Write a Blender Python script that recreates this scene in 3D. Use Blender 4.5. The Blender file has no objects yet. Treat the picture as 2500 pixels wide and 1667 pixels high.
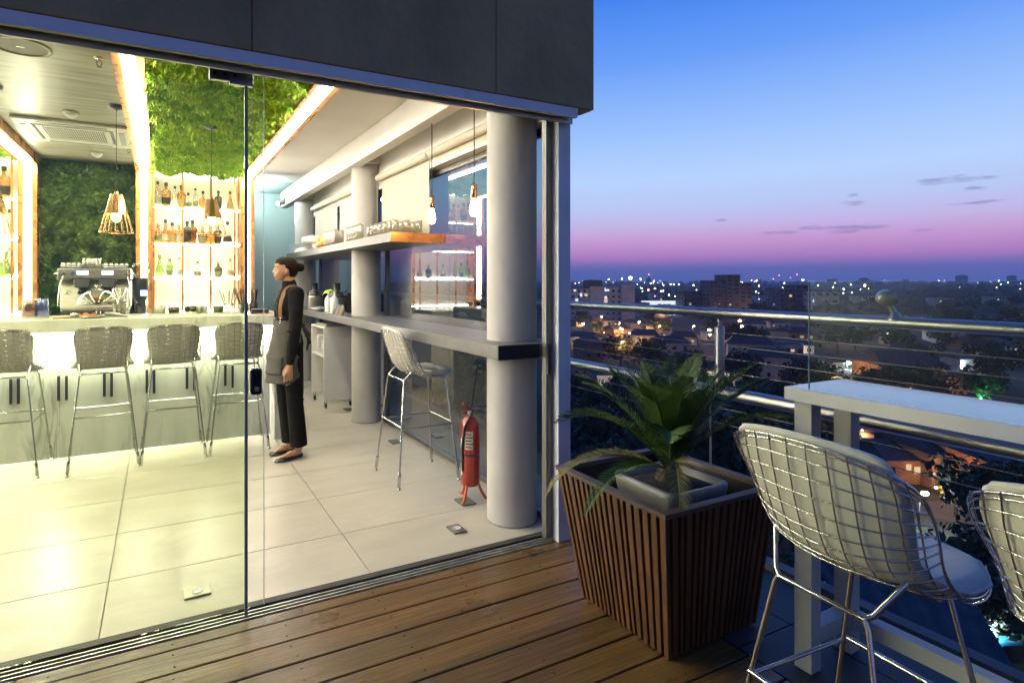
import bpy, bmesh, math, random
from mathutils import Vector, Matrix, noise
random.seed(11)
S = bpy.context.scene
COL = S.collection
R = math.radians
pi = math.pi
# ---------------------------------------------------------------- camera numbers
FPX, CXP, HOR, EYE = 1393.2, 1100.0, 687.0, 1.45
YAW = R(27.004)
FW = Vector((math.sin(YAW), math.cos(YAW), 0)); RT = Vector((math.cos(YAW), -math.sin(YAW), 0))
def at(u, v, depth):
    """world point at a given distance for a bearing (u) and elevation (v)"""
    d = FW + RT * ((u - CXP) / FPX)
    return Vector((d.x * depth, d.y * depth, EYE + (HOR - v) / FPX * depth))
# ---------------------------------------------------------------- mesh builder
class B:
    def __init__(s): s.v = []; s.f = []; s.sm = []
    def add(s, vs, fs, smooth=False):
        o = len(s.v); s.v += [tuple(p) for p in vs]
        s.f += [tuple(i + o for i in f) for f in fs]; s.sm += [smooth] * len(fs); return s
    def box(s, x0, y0, z0, x1, y1, z1, rot=0, piv=None):
        vs = [(x, y, z) for z in (z0, z1) for y in (y0, y1) for x in (x0, x1)]
        if rot:
            c = Vector(piv) if piv else Vector(((x0 + x1) / 2, (y0 + y1) / 2, 0))
            m = Matrix.Rotation(rot, 3, 'Z')
            vs = [tuple(m @ (Vector(p) - Vector((c.x, c.y, 0))) + Vector((c.x, c.y, 0))) for p in vs]
        return s.add(vs, [(0, 2, 3, 1), (4, 5, 7, 6), (0, 1, 5, 4), (2, 6, 7, 3), (0, 4, 6, 2), (1, 3, 7, 5)])
    def frus(s, a, b):
        """solid between two quads (lower a, upper b; ccw from above)"""
        return s.add(list(a) + list(b), [(3, 2, 1, 0), (4, 5, 6, 7)] + [(i, (i + 1) % 4, 4 + (i + 1) % 4, 4 + i) for i in range(4)])
    def prism(s, pts, z0, z1):
        n = len(pts)
        return s.add([(x, y, z0) for x, y in pts] + [(x, y, z1) for x, y in pts],
                     [tuple(range(n))[::-1], tuple(range(n, 2 * n))] + [(i, (i + 1) % n, n + (i + 1) % n, n + i) for i in range(n)])
    def tube(s, pts, r, n=6, caps=True, closed=False):
        P = [Vector(p) for p in pts]
        if closed: P = P + [P[0], P[1]]
        rs = r if isinstance(r, (list, tuple)) else [r] * len(P)
        t = (P[1] - P[0]).normalized(); a = t.orthogonal().normalized(); vs = []; m = len(P)
        for i in range(m):
            if i == 0: d = P[1] - P[0]
            elif i == m - 1: d = P[-1] - P[-2]
            else: d = (P[i + 1] - P[i]).normalized() + (P[i] - P[i - 1]).normalized()
            if d.length < 1e-9: d = t
            d.normalize(); a = (a - d * a.dot(d))
            if a.length < 1e-6: a = d.orthogonal()
            a.normalize(); b = d.cross(a)
            for k in range(n):
                g = 2 * pi * k / n; vs.append(P[i] + (a * math.cos(g) + b * math.sin(g)) * rs[i])
        fs = [(i * n + k, i * n + (k + 1) % n, (i + 1) * n + (k + 1) % n, (i + 1) * n + k) for i in range(m - 1) for k in range(n)]
        s.add(vs, fs, True)
        if caps and not closed:
            s.add(vs[:n], [tuple(range(n))[::-1]]); s.add(vs[-n:], [tuple(range(n))])
        return s
    def lathe(s, prof, c=(0, 0, 0), n=20, axis='Z', smooth=True):
        vs = []; c = Vector(c)
        for r_, z_ in prof:
            for k in range(n):
                g = 2 * pi * k / n; p = Vector((r_ * math.cos(g), r_ * math.sin(g), z_))
                if axis == 'X': p = Vector((p.z, p.x, p.y))
                if axis == 'Y': p = Vector((p.x, -p.z, p.y))
                vs.append(p + c)
        m = len(prof)
        fs = [(i * n + k, i * n + (k + 1) % n, (i + 1) * n + (k + 1) % n, (i + 1) * n + k) for i in range(m - 1) for k in range(n)]
        s.add(vs, fs, smooth)
        if prof[0][0] > 1e-5: s.add(vs[:n], [tuple(range(n))[::-1]])
        if prof[-1][0] > 1e-5: s.add(vs[-n:], [tuple(range(n))])
        return s
    def ell(s, c, r, n=16, m=10, rot=None):
        vs = [];
        for i in range(m + 1):
            th = pi * i / m
            for k in range(n):
                g = 2 * pi * k / n
                p = Vector((r[0] * math.sin(th) * math.cos(g), r[1] * math.sin(th) * math.sin(g), r[2] * math.cos(th)))
                if rot: p = rot @ p
                vs.append(p + Vector(c))
        fs = [(i * n + k, (i + 1) * n + k, (i + 1) * n + (k + 1) % n, i * n + (k + 1) % n) for i in range(m) for k in range(n)]
        return s.add(vs, fs, True)
    def cap(s, a, ra, b, rb, n=12):
        """closed tapered capsule"""
        a = Vector(a); b = Vector(b); d = (b - a); L = d.length; d.normalize()
        pts = []; rs = []
        for i in range(5):
            g = pi / 2 * i / 4; pts.append(a - d * ra * math.cos(g)); rs.append(max(.0004, ra * math.sin(g)))
        for i in range(5):
            g = pi / 2 * i / 4; pts.append(b + d * rb * math.sin(g)); rs.append(max(.0004, rb * math.cos(g)))
        return s.tube(pts, rs, n)
    def loft(s, rings, smooth=True, caps=True):
        n = len(rings[0]); vs = [p for r_ in rings for p in r_]; m = len(rings)
        s.add(vs, [(i * n + k, i * n + (k + 1) % n, (i + 1) * n + (k + 1) % n, (i + 1) * n + k) for i in range(m - 1) for k in range(n)], smooth)
        if caps: s.add(rings[0], [tuple(range(n))[::-1]]); s.add(rings[-1], [tuple(range(n))])
        return s
    def grid(s, fn, nu, nv, smooth=True):
        vs = [fn(i / nu, j / nv) for j in range(nv + 1) for i in range(nu + 1)]
        return s.add(vs, [(j * (nu + 1) + i, j * (nu + 1) + i + 1, (j + 1) * (nu + 1) + i + 1, (j + 1) * (nu + 1) + i) for j in range(nv) for i in range(nu)], smooth)
    def mesh(s, name):
        me = bpy.data.meshes.new(name); me.from_pydata(s.v, [], s.f); me.update()
        me.polygons.foreach_set('use_smooth', s.sm); return me
def part(name, b, mat, parent=None, bevel=0, fix=False, seg=2):
    me = b.mesh(name) if isinstance(b, B) else b
    if fix:
        bm = bmesh.new(); bm.from_mesh(me); bmesh.ops.recalc_face_normals(bm, faces=bm.faces); bm.to_mesh(me); bm.free()
    if mat: me.materials.append(mat)
    o = bpy.data.objects.new(name, me); COL.objects.link(o)
    if parent: o.parent = parent
    if bevel:
        md = o.modifiers.new('bevel', 'BEVEL'); md.width = bevel; md.segments = seg; md.limit_method = 'ANGLE'; md.angle_limit = R(40)
    return o
def tag(o, label=None, cat=None, group=None, kind=None):
    if label: o['label'] = label
    if cat: o['category'] = cat
    if group: o['group'] = group
    if kind: o['kind'] = kind
    return o
def thing(name, label, cat, group=None, loc=(0, 0, 0), rz=0):
    o = bpy.data.objects.new(name, None); COL.objects.link(o); o.location = loc; o.rotation_euler = (0, 0, rz)
    o.empty_display_size = .1
    return tag(o, label, cat, group)
def struct(name, b, mat, **k):
    o = part(name, b, mat, **k); o['kind'] = 'structure'; return o
def kids(o): return [c for c in COL.objects if c.parent == o]
def rebase(root, loc):
    """move the origin of a thing built in world coordinates to its base"""
    d = Vector(loc)
    def walk(o):
        for c in kids(o):
            if c.data: c.data.transform(Matrix.Translation(-d))
            walk(c)
    walk(root); root.location = d; return root
def single(name, b, mat, label, cat, loc, group=None, **k):
    """a thing that is one mesh, built in world coordinates, origin moved to its base"""
    o = part(name, b, mat, **k); o.data.transform(Matrix.Translation(-Vector(loc))); o.location = loc
    return tag(o, label, cat, group)
KC = {}
def dup(root, loc, rz=0, label=None, group=None, scale=None):
    tree = KC.get(root.name)
    if tree is None:
        tree = [(c, kids(c)) for c in kids(root)]; KC[root.name] = tree
    r_ = root.copy(); COL.objects.link(r_); r_.location = loc; r_.rotation_euler = (0, 0, rz)
    if scale: r_.scale = (scale, scale, scale) if isinstance(scale, (int, float)) else scale
    if label: r_['label'] = label
    if group: r_['group'] = group
    for c, g in tree:
        c2 = c.copy(); COL.objects.link(c2); c2.parent = r_
        for q in g:
            q2 = q.copy(); COL.objects.link(q2); q2.parent = c2
    return r_
# ---------------------------------------------------------------- materials
def lin(c):
    return tuple(((x / 255) / 12.92 if x / 255 <= .04045 else ((x / 255 + .055) / 1.055) ** 2.4) for x in c)
def newmat(name):
    m = bpy.data.materials.new(name); m.use_nodes = True; nt = m.node_tree
    for n in list(nt.nodes): nt.nodes.remove(n)
    out = nt.nodes.new('ShaderNodeOutputMaterial'); return m, nt, nt.nodes.new, nt.links.new, out
def coords(N, L, stretch=(1, 1, 1), space='Object'):
    tc = N('ShaderNodeTexCoord'); mp = N('ShaderNodeMapping'); mp.inputs['Scale'].default_value = stretch
    L(tc.outputs[space], mp.inputs['Vector']); return mp.outputs['Vector']
def pm(name, col, rough=.5, metal=0, var=.12, scale=6, bump=0, bscale=40, stretch=(1, 1, 1), spec=.5, col2=None, sheen=0, coat=0, det=4, rvar=0, lo=.35, hi=.65):
    m, nt, N, L, out = newmat(name); p = N('ShaderNodeBsdfPrincipled'); L(p.outputs[0], out.inputs[0])
    p.inputs['Roughness'].default_value = rough; p.inputs['Metallic'].default_value = metal
    p.inputs['Specular IOR Level'].default_value = spec
    if sheen: p.inputs['Sheen Weight'].default_value = sheen
    if coat: p.inputs['Coat Weight'].default_value = coat; p.inputs['Coat Roughness'].default_value = .08
    v = coords(N, L, stretch)
    nz = N('ShaderNodeTexNoise'); nz.inputs['Scale'].default_value = scale; nz.inputs['Detail'].default_value = det; L(v, nz.inputs['Vector'])
    cr = N('ShaderNodeValToRGB'); L(nz.outputs['Fac'], cr.inputs['Fac'])
    a = cr.color_ramp; a.elements[0].position = lo; a.elements[1].position = hi
    c2 = col2 or tuple(c * (1 - var) for c in col); c1 = col if col2 else tuple(min(1, c * (1 + var * .6)) for c in col)
    a.elements[0].color = (*c2, 1); a.elements[1].color = (*c1, 1)
    L(cr.outputs['Color'], p.inputs['Base Color'])
    if rvar:
        mr = N('ShaderNodeMapRange'); mr.inputs['To Min'].default_value = max(.02, rough - rvar); mr.inputs['To Max'].default_value = rough + rvar
        L(nz.outputs['Fac'], mr.inputs['Value']); L(mr.outputs[0], p.inputs['Roughness'])
    if bump:
        n2 = N('ShaderNodeTexNoise'); n2.inputs['Scale'].default_value = bscale; n2.inputs['Detail'].default_value = 5; L(v, n2.inputs['Vector'])
        bp = N('ShaderNodeBump'); bp.inputs['Strength'].default_value = bump; bp.inputs['Distance'].default_value = .01
        L(n2.outputs['Fac'], bp.inputs['Height']); L(bp.outputs[0], p.inputs['Normal'])
    return m
def em(name, col, st):
    m, nt, N, L, out = newmat(name); e = N('ShaderNodeEmission'); e.inputs[0].default_value = (*col, 1); e.inputs[1].default_value = st
    L(e.outputs[0], out.inputs[0]); return m
def glass(name, tint=(1, 1, 1), refl=1.0, rough=0.0, ior=1.5, dens=0.0, dcol=(1, 1, 1)):
    """thin clear glass: lets light straight through, mirrors by angle"""
    m, nt, N, L, out = newmat(name)
    t = N('ShaderNodeBsdfTransparent'); t.inputs[0].default_value = (*tint, 1)
    g = N('ShaderNodeBsdfGlossy'); g.inputs['Roughness'].default_value = rough; g.inputs['Color'].default_value = (1, 1, 1, 1)
    lw = N('ShaderNodeLayerWeight'); lw.inputs['Blend'].default_value = .5
    pw = N('ShaderNodeMath'); pw.operation = 'POWER'; pw.inputs[1].default_value = 5; L(lw.outputs['Facing'], pw.inputs[0])
    f0 = ((ior - 1) / (ior + 1)) ** 2
    fr = N('ShaderNodeMath'); fr.operation = 'MULTIPLY_ADD'; fr.inputs[1].default_value = 1 - f0; fr.inputs[2].default_value = f0; L(pw.outputs[0], fr.inputs[0])
    mu = N('ShaderNodeMath'); mu.operation = 'MULTIPLY'; mu.use_clamp = True; mu.inputs[1].default_value = refl
    mx = N('ShaderNodeMixShader'); L(fr.outputs[0], mu.inputs[0]); L(mu.outputs[0], mx.inputs[0]); L(t.outputs[0], mx.inputs[1]); L(g.outputs[0], mx.inputs[2])
    last = mx
    if dens:
        d = N('ShaderNodeBsdfDiffuse'); d.inputs[0].default_value = (*dcol, 1)
        m2 = N('ShaderNodeMixShader'); m2.inputs[0].default_value = dens; L(mx.outputs[0], m2.inputs[1]); L(d.outputs[0], m2.inputs[2]); last = m2
    L(last.outputs[0], out.inputs[0]); return m
def marble(name, base, vein, rough=.25, scale=1.6, stretch=(1, 1, 1), amt=.6, joints=None, jcol=(.2, .19, .15)):
    m, nt, N, L, out = newmat(name); p = N('ShaderNodeBsdfPrincipled'); L(p.outputs[0], out.inputs[0])
    p.inputs['Roughness'].default_value = rough
    v = coords(N, L, stretch)
    nz = N('ShaderNodeTexNoise'); nz.inputs['Scale'].default_value = scale; nz.inputs['Detail'].default_value = 9; nz.inputs['Distortion'].default_value = 1.6; L(v, nz.inputs['Vector'])
    ab = N('ShaderNodeMath'); ab.operation = 'SUBTRACT'; ab.inputs[1].default_value = .5; L(nz.outputs['Fac'], ab.inputs[0])
    a2 = N('ShaderNodeMath'); a2.operation = 'ABSOLUTE'; L(ab.outputs[0], a2.inputs[0])
    cr = N('ShaderNodeValToRGB'); L(a2.outputs[0], cr.inputs['Fac'])
    cr.color_ramp.elements[0].position = 0; cr.color_ramp.elements[0].color = (amt, amt, amt, 1)
    cr.color_ramp.elements[1].position = .07; cr.color_ramp.elements[1].color = (0, 0, 0, 1)
    n2 = N('ShaderNodeTexNoise'); n2.inputs['Scale'].default_value = scale * .8; n2.inputs['Detail'].default_value = 3; L(v, n2.inputs['Vector'])
    c2 = N('ShaderNodeMapRange'); c2.inputs['From Min'].default_value = .45; c2.inputs['From Max'].default_value = .7; L(n2.outputs['Fac'], c2.inputs['Value'])
    mu = N('ShaderNodeMath'); mu.operation = 'MULTIPLY'; L(cr.outputs['Color'], mu.inputs[0]); L(c2.outputs[0], mu.inputs[1])
    mx = N('ShaderNodeMix'); mx.data_type = 'RGBA'; mx.inputs['A'].default_value = (*base, 1); mx.inputs['B'].default_value = (*vein, 1); L(mu.outputs[0], mx.inputs['Factor'])
    n3 = N('ShaderNodeTexNoise'); n3.inputs['Scale'].default_value = scale * 1.3; n3.inputs['Detail'].default_value = 6; L(v, n3.inputs['Vector'])
    r3 = N('ShaderNodeMapRange'); r3.inputs['From Min'].default_value = .3; r3.inputs['From Max'].default_value = .7; r3.inputs['To Min'].default_value = .84; r3.inputs['To Max'].default_value = 1.06; L(n3.outputs['Fac'], r3.inputs['Value'])
    m3 = N('ShaderNodeVectorMath'); m3.operation = 'SCALE'; L(mx.outputs['Result'], m3.inputs[0]); L(r3.outputs[0], m3.inputs['Scale'])
    col = m3.outputs[0]
    r4 = N('ShaderNodeMapRange'); r4.inputs['To Min'].default_value = rough * .6; r4.inputs['To Max'].default_value = rough * 1.5; L(n3.outputs['Fac'], r4.inputs['Value']); L(r4.outputs[0], p.inputs['Roughness'])
    L(col, p.inputs['Base Color']); return m
# ================================================================ materials
WARM = (1.0, .86, .60)
m_led = em('led_light', (1.0, .94, .80), 53)
m_led_soft = em('shelf_light', (1.0, .95, .85), 46)
m_bulb = em('bulb_light', (1.0, .55, .20), 60)
m_conc = pm('board_marked_concrete', (.46, .33, .155), .85, var=.45, scale=1.6, bump=.9, bscale=20, stretch=(1, 1, .8), det=9, lo=.25, hi=.75)
m_soffit = pm('soffit_render', (.14, .09, .065), .8, var=.2, scale=4)
m_alu = pm('white_aluminium', (.74, .75, .76), .4, metal=.0, var=.05)
m_alud = pm('grey_aluminium', (.16, .16, .15), .4, metal=.6, var=.1)
m_whitepaint = pm('white_wall_paint', (.82, .79, .71), .6, var=.05, scale=2, bump=.05, bscale=60)
m_teal = pm('pale_teal_paint', (.46, .60, .57), .6, var=.07, scale=1.4)
m_colp = pm('column_paint', (.52, .50, .45), .6, var=.16, scale=2.2, bump=.12, bscale=22, det=8)
m_copper = pm('copper_sheet', (.72, .33, .12), .28, metal=.55, var=.25, scale=5, rvar=.1)
m_brasswood = pm('copper_bronze', (.55, .26, .10), .3, metal=.8, var=.2, scale=8)
m_rubber = pm('rubber_threshold', (.03, .03, .028), .7, var=.3, scale=9, bump=.2)
m_black = pm('black_matt', (.012, .012, .012), .5, var=.1)
m_dark = pm('dark_plastic', (.02, .021, .023), .35, var=.1)
m_steel = pm('brushed_steel', (.52, .50, .46), .26, metal=1, var=.12, scale=5, stretch=(1, 1, 18), rvar=.08)
m_steelh = pm('satin_steel', (.36, .355, .34), .34, metal=1, var=.08, scale=3, stretch=(1, 1, 8))
m_chrome = pm('chrome', (.64, .64, .62), .12, metal=1, var=.04)
m_shelf = pm('grey_laminate', (.14, .135, .125), .4, metal=.2, var=.1, scale=7, stretch=(6, 1, 1))
m_white = pm('white_lacquer', (.72, .70, .64), .4, var=.04)
m_porc = pm('porcelain', (.8, .79, .74), .2, var=.03)
m_floor = marble('polished_stone_tile', (.46, .425, .335), (.34, .31, .235), .34, 1.5, (1, 2.2, 1), .38)
m_floor.node_tree.nodes['Principled BSDF'].inputs['Specular IOR Level'].default_value = .35
m_joint = pm('tile_grout', (.25, .23, .18), .8)
m_bar = marble('white_veined_marble', (.74, .75, .64), (.20, .22, .18), .18, 2.4, (2.2, 1, .5), .7)
m_backm = marble('backlit_marble', (.78, .74, .68), (.5, .45, .38), .3, 1.5, (1, 1, 1), .35)
m_woodceil = pm('ash_veneer_ceiling', (.42, .39, .31), .38, var=.3, scale=2.2, stretch=(.7, 9, 1), col2=(.22, .20, .155), bump=.12, bscale=8, det=6, rvar=.08)
m_glass = glass('clear_glass', (.97, .985, .965), .6)
m_glassg = glass('green_tinted_glass', (.935, .96, .87), .3)
m_glassw = glass('window_glass', (.72, .80, .82), 3.2, ior=1.52)
m_glassT = glass('screen_glass', (.90, .94, .92), .12, rough=.2)
m_gedge = pm('glass_edge', (.22, .32, .27), .15, spec=.8)
m_gedgeb = pm('bright_glass_edge', (.75, .85, .7), .1, spec=1)

# deck boards: every board has its own tone and grain
def deck_mat():
    m, nt, N, L, out = newmat('oiled_hardwood_deck'); p = N('ShaderNodeBsdfPrincipled'); L(p.outputs[0], out.inputs[0])
    tc = N('ShaderNodeTexCoord'); sep = N('ShaderNodeSeparateXYZ'); L(tc.outputs['Object'], sep.inputs[0])
    fl = N('ShaderNodeMath'); fl.operation = 'DIVIDE'; fl.inputs[1].default_value = .15; L(sep.outputs['Y'], fl.inputs[0])
    f2 = N('ShaderNodeMath'); f2.operation = 'FLOOR'; L(fl.outputs[0], f2.inputs[0])
    wn = N('ShaderNodeTexWhiteNoise'); wn.noise_dimensions = '1D'; L(f2.outputs[0], wn.inputs['W'])
    mp = N('ShaderNodeMapping'); mp.inputs['Scale'].default_value = (1.2, 22, 1); L(tc.outputs['Object'], mp.inputs['Vector'])
    vs = N('ShaderNodeVectorMath'); vs.operation = 'MULTIPLY_ADD'; vs.inputs[1].default_value = (7, 7, 7); L(wn.outputs['Color'], vs.inputs[0]); L(mp.outputs[0], vs.inputs[2])
    nz = N('ShaderNodeTexNoise'); nz.inputs['Scale'].default_value = 3.2; nz.inputs['Detail'].default_value = 8; nz.inputs['Distortion'].default_value = .15; L(vs.outputs[0], nz.inputs['Vector'])
    cr = N('ShaderNodeValToRGB'); L(nz.outputs['Fac'], cr.inputs['Fac']); e = cr.color_ramp.elements
    e[0].position = .28; e[0].color = (.080, .042, .010, 1); e[1].position = .72; e[1].color = (.175, .092, .024, 1)
    mr = N('ShaderNodeMapRange'); mr.inputs['To Min'].default_value = .65; mr.inputs['To Max'].default_value = 1.15; L(wn.outputs['Value'], mr.inputs['Value'])
    sc = N('ShaderNodeVectorMath'); sc.operation = 'SCALE'; L(cr.outputs['Color'], sc.inputs[0]); L(mr.outputs[0], sc.inputs['Scale']); L(sc.outputs[0], p.inputs['Base Color'])
    n2 = N('ShaderNodeTexNoise'); n2.inputs['Scale'].default_value = 2.5; n2.inputs['Detail'].default_value = 5; L(tc.outputs['Object'], n2.inputs['Vector'])
    rr = N('ShaderNodeMapRange'); rr.inputs['From Min'].default_value = .3; rr.inputs['From Max'].default_value = .7; rr.inputs['To Min'].default_value = .24; rr.inputs['To Max'].default_value = .42; L(n2.outputs['Fac'], rr.inputs['Value']); L(rr.outputs[0], p.inputs['Roughness'])
    bp = N('ShaderNodeBump'); bp.inputs['Strength'].default_value = .5; bp.inputs['Distance'].default_value = .006; L(nz.outputs['Fac'], bp.inputs['Height']); L(bp.outputs[0], p.inputs['Normal'])
    return m
m_deck = deck_mat()

# ================================================================ floors
b = B(); b.box(-9.2, 2.5, -.30, 2.55, 11, -.012)
struct('floor_base', b, m_joint)
b = B(); TX, TY, g = 1.155, .5835, .0022
for i in range(-8, 3):
    for j in range(-1, 14):
        x0 = -.22 + i * TX; y0 = 3.21 + j * TY; x1 = x0 + TX; y1 = y0 + TY
        y0 = max(y0, 2.70); x1 = min(x1, 2.10)
        if x1 - x0 < .1 or y1 - y0 < .02: continue
        b.box(x0 + g, y0 + g, -.03, x1 - g, y1 - g, 0)
struct('floor', b, m_floor)
# timber deck outside
b = B(); random.seed(3)
EDGE = 2.04
y = 2.573; k = 0
while y > -3:
    y1 = y - (.075 if k == 0 else .15) + .007; y0 = y
    cuts = sorted([(-4.6 + random.random() * 2.2), (-1.9 + random.random() * 1.2)])
    if k == 0: cuts = [-3.2, -.47]
    xs = [-9.2, -6.5] + cuts + [EDGE if y < 2.5 else 2.06]
    for a, c in zip(xs[:-1], xs[1:]): b.box(a + .002, y1, -.028, c - .002, y0, random.uniform(-.0012, .0008))
    y = y1 - .007; k += 1
struct('deck', b, m_deck, bevel=.003, seg=1)
b = B(); b.box(-9.2, -3.5, -.2, 2.73, 2.55, -.032); struct('deck_base', b, m_black)
b = B()   # screw heads
random.seed(5)
for kx in range(-8, 5):
    for ky in range(12):
        yy = 2.573 - .045 - ky * .15
        for q in (0, .075):
            x = kx * .42 + .05 + random.uniform(-.008, .008)
            if x < 1.95: b.lathe([(.0001, .0016), (.0042, .0016), (.0042, -.004)], (x, yy + .012 - q + random.uniform(-.004, .004), 0), 8)
tag(part('deck_screws', b, m_black), kind='structure')
# stone paving on the terrace edge
m_pave = pm('dark_stone_paving', (.045, .045, .05), .6, var=.25, scale=4, rvar=.1)
b = B()
for i in range(2):
    for j in range(12):
        b.box(2.045 + i * .34 + .003, -3 + j * .5 + .003, -.031, 2.045 + (i + 1) * .34 - .003, -3 + (j + 1) * .5 - .003, -.002)
struct('terrace_paving', b, m_pave)

# ================================================================ the building
bld = thing('bar_building', 'rooftop bar building with dark concrete fascia above its glass front', 'building')
xs = [-9.2, -6.4, -4.3, -2.2, .335, 1.50, 2.13]
b = B()
for a, c in zip(xs[:-1], xs[1:]):
    b.box(a + (.0012 if a > -9.2 else 0), 2.44, 2.39, c - (.0012 if c < 2.13 else 0), 2.56, 4.6)
part('fascia', b, m_conc, bld, bevel=.006)
b = B(); b.box(-9.2, 2.565, 2.445, 2.125, 2.72, 4.55); b.box(2.02, 2.73, 2.43, 2.13, 10.2, 4.6)
part('upper_wall', b, m_conc, bld)
b = B(); b.box(-9.2, 2.73, 2.93, 2.0, 10.2, 4.5); part('roof', b, m_conc, bld)
b = B(); b.box(1.10, 2.74, 2.862, 2.015, 8.3, 2.925); b.box(-9.2, 2.74, 2.862, 1.09, 7.9, 2.925)
part('ceiling', b, m_whitepaint, bld)
b = B(); b.box(1.1, 8.31, 2.90, 2.015, 9.9, 2.925); part('rear_ceiling', b, m_teal, bld)
b = B(); b.box(1.72, 2.74, 2.62, 1.83, 9.35, 2.86); part('beam', b, m_whitepaint, bld, bevel=.004)
for yc in (5.72, 8.52):
    b = B(); b.box(1.832, yc - .20, 2.655, 2.015, yc + .17, 2.858); part('cross_beam', b, m_whitepaint, bld, bevel=.004)
for yc in (2.95, 5.72, 8.52):
    top = 2.86 if yc < 3 else 2.653
    b = B(); b.lathe([(.152, 0), (.152, top)], (1.925, yc, 0), 56); cl_ = part('column', b, m_colp, bld); b = B(); b.lathe([(.153, .0), (.1555, .0), (.154, .007), (.1525, .008)], (1.925, yc, 0), 56); part('base_sealant', b, pm('grey_sealant', (.25, .24, .21), .7, var=.3, scale=30), cl_)
b = B(); b.box(-9.2, 7.86, 0, 1.09, 8.0, 2.86); b.box(1.0, 7.75, 0, 1.09, 7.855, 2.86); part('back_wall', b, m_whitepaint, bld)
b = B(); b.box(1.0, 9.75, 0, 2.2, 9.9, 2.9); b.box(1.0, 8.005, 0, 1.08, 9.745, 2.86); part('teal_wall', b, m_teal, bld)
b = B(); b.box(-9.1, 2.74, 0, -8.95, 7.85, 2.86); part('side_wall', b, m_whitepaint, bld)
# window wall on the right
b = B(); b.box(2.015, 2.74, 2.395, 2.10, 9.75, 2.86); part('window_header', b, m_whitepaint, bld)
fr = B()
fr.box(2.085, 2.72, .0, 2.125, 9.75, .035); fr.box(2.085, 2.72, 2.345, 2.125, 9.75, 2.39)
for yy in (2.725, 5.55, 8.3): fr.box(2.085, yy, .037, 2.125, yy + .04, 2.343)
wf = part('window_frame', fr, m_alud, bld)
for y0, y1 in ((2.767, 4.15), (4.153, 5.548), (5.592, 7.0), (7.003, 8.298), (8.342, 9.74)):
    b = B(); b.box(2.102, y0, .037, 2.106, y1, 2.343); part('pane', b, m_glassw, wf)

# front: posts, header track, floor track
post = thing('corner_post', 'white aluminium corner post at the right end of the glass front', 'post')
b = B(); b.box(1.972, 2.55, 0, 2.056, 2.70, 2.3885); part('shaft', b, m_alu, post, bevel=.003)
rebase(post, (2.01, 2.62, 0))
tr = thing('sliding_door_track', 'aluminium head track and floor track of the sliding glass doors', 'door track')
b = B(); b.box(-9.2, 2.446, 2.338, 2.022, 2.474, 2.3885); part('head_profile', b, m_alu, tr, bevel=.002)
b = B()
for y0, sl in ((2.500, .3468), (2.545, .3486), (2.590, .3502), (2.635, .3518), (2.678, .3532)): b.box(-9.2, y0, 1.45 + y0 * sl, 2.03, y0 + .014, 2.40 + (y0 > 2.56) * .04)
for y0 in (2.53, 2.62): b.box(-9.2, y0, 1.45 + y0 * .352, 2.03, y0 + .008, 2.44)
b.box(-9.2, 2.70, 2.402, 2.06, 2.73, 2.86); part('head_rails', b, m_steelh, tr)
b = B(); b.box(-9.2, 2.660, -.01, 1.968, 2.703, .006); part('threshold', b, m_rubber, tr)
b = B()
for y0 in (2.582, 2.608, 2.634): b.box(-9.2, y0, -.01, 1.968, y0 + .007, .003)
part('floor_rails', b, pm('worn_floor_rail', (.5, .49, .42), .4, metal=.6, var=.3, scale=12), tr)
b = B(); b.box(-9.2, 2.574, -.03, 1.97, 2.659, -.012); part('track_bed', b, m_black, tr)
def YX(u, Y):
    d = FW + RT * ((u - CXP) / FPX); return d.x / d.y * Y
# sliding glass leaves
x_edge1 = YX(605, 2.60); x_edge2 = YX(645, 2.645)
d1 = thing('sliding_glass_door', 'closed tinted glass leaf with dark edge strip and black lock at its right edge', 'glass door')
b = B(); b.box(-8.8, 2.596, .012, x_edge1 - .014, 2.604, 2.362); part('pane', b, m_glassg, d1)
b = B(); b.box(x_edge1 - .0135, 2.592, .006, x_edge1 - .001, 2.610, 2.362); part('edge_profile', b, pm('grey_edge_profile', (.17, .18, .20), .45), d1)
b = B(); b.box(x_edge1 - .155, 2.585, 2.30, x_edge1 - .06, 2.615, 2.358); b.box(x_edge1 - .075, 2.582, 2.29, x_edge1 + .02, 2.612, 2.345)
clamp = part('clamp', b, pm('blue_grey_steel', (.25, .28, .33), .3, metal=.8), d1, bevel=.003)
b = B()
for dx in (-.135, -.095, -.055): b.lathe([(.0001, -.003), (.007, -.003), (.007, .004)], (x_edge1 + dx, 2.583, 2.325), 12, 'Y')
part('bolt', b, m_black, clamp)
zc = 1.45 + (687 - 932) / FPX * (x_edge1 * FW.x + 2.6 * FW.y)
b = B(); b.box(x_edge1 + .010, 2.578, zc - .058, x_edge1 + .058, 2.622, zc + .058); lk = part('lock', b, pm('black_gloss_lock', (.01, .01, .011), .2), d1, bevel=.012, seg=3)
b = B(); b.lathe([(.0001, -.003), (.010, -.003), (.010, .004)], (x_edge1 + .034, 2.576, zc - .03), 14, 'Y'); part('keyhole', b, m_steel, lk)
rebase(d1, (-1.9, 2.6, 0))
d2 = thing('sliding_glass_door', 'clear glass leaf parked behind the tinted one, its bright bare edge showing just right of the dark strip', 'glass door')
b = B(); b.box(-3.8, 2.641, .012, x_edge2 - .003, 2.649, 2.362); part('pane', b, m_glass, d2)
b = B(); b.box(x_edge2 - .0025, 2.6405, .012, x_edge2, 2.6495, 2.362); part('glass_edge', b, m_gedgeb, d2)
rebase(d2, (-1.8, 2.645, 0))
d3 = thing('end_door_frame', 'narrow grey door frame with recessed pull handle beside the white corner post', 'door frame')
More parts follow.
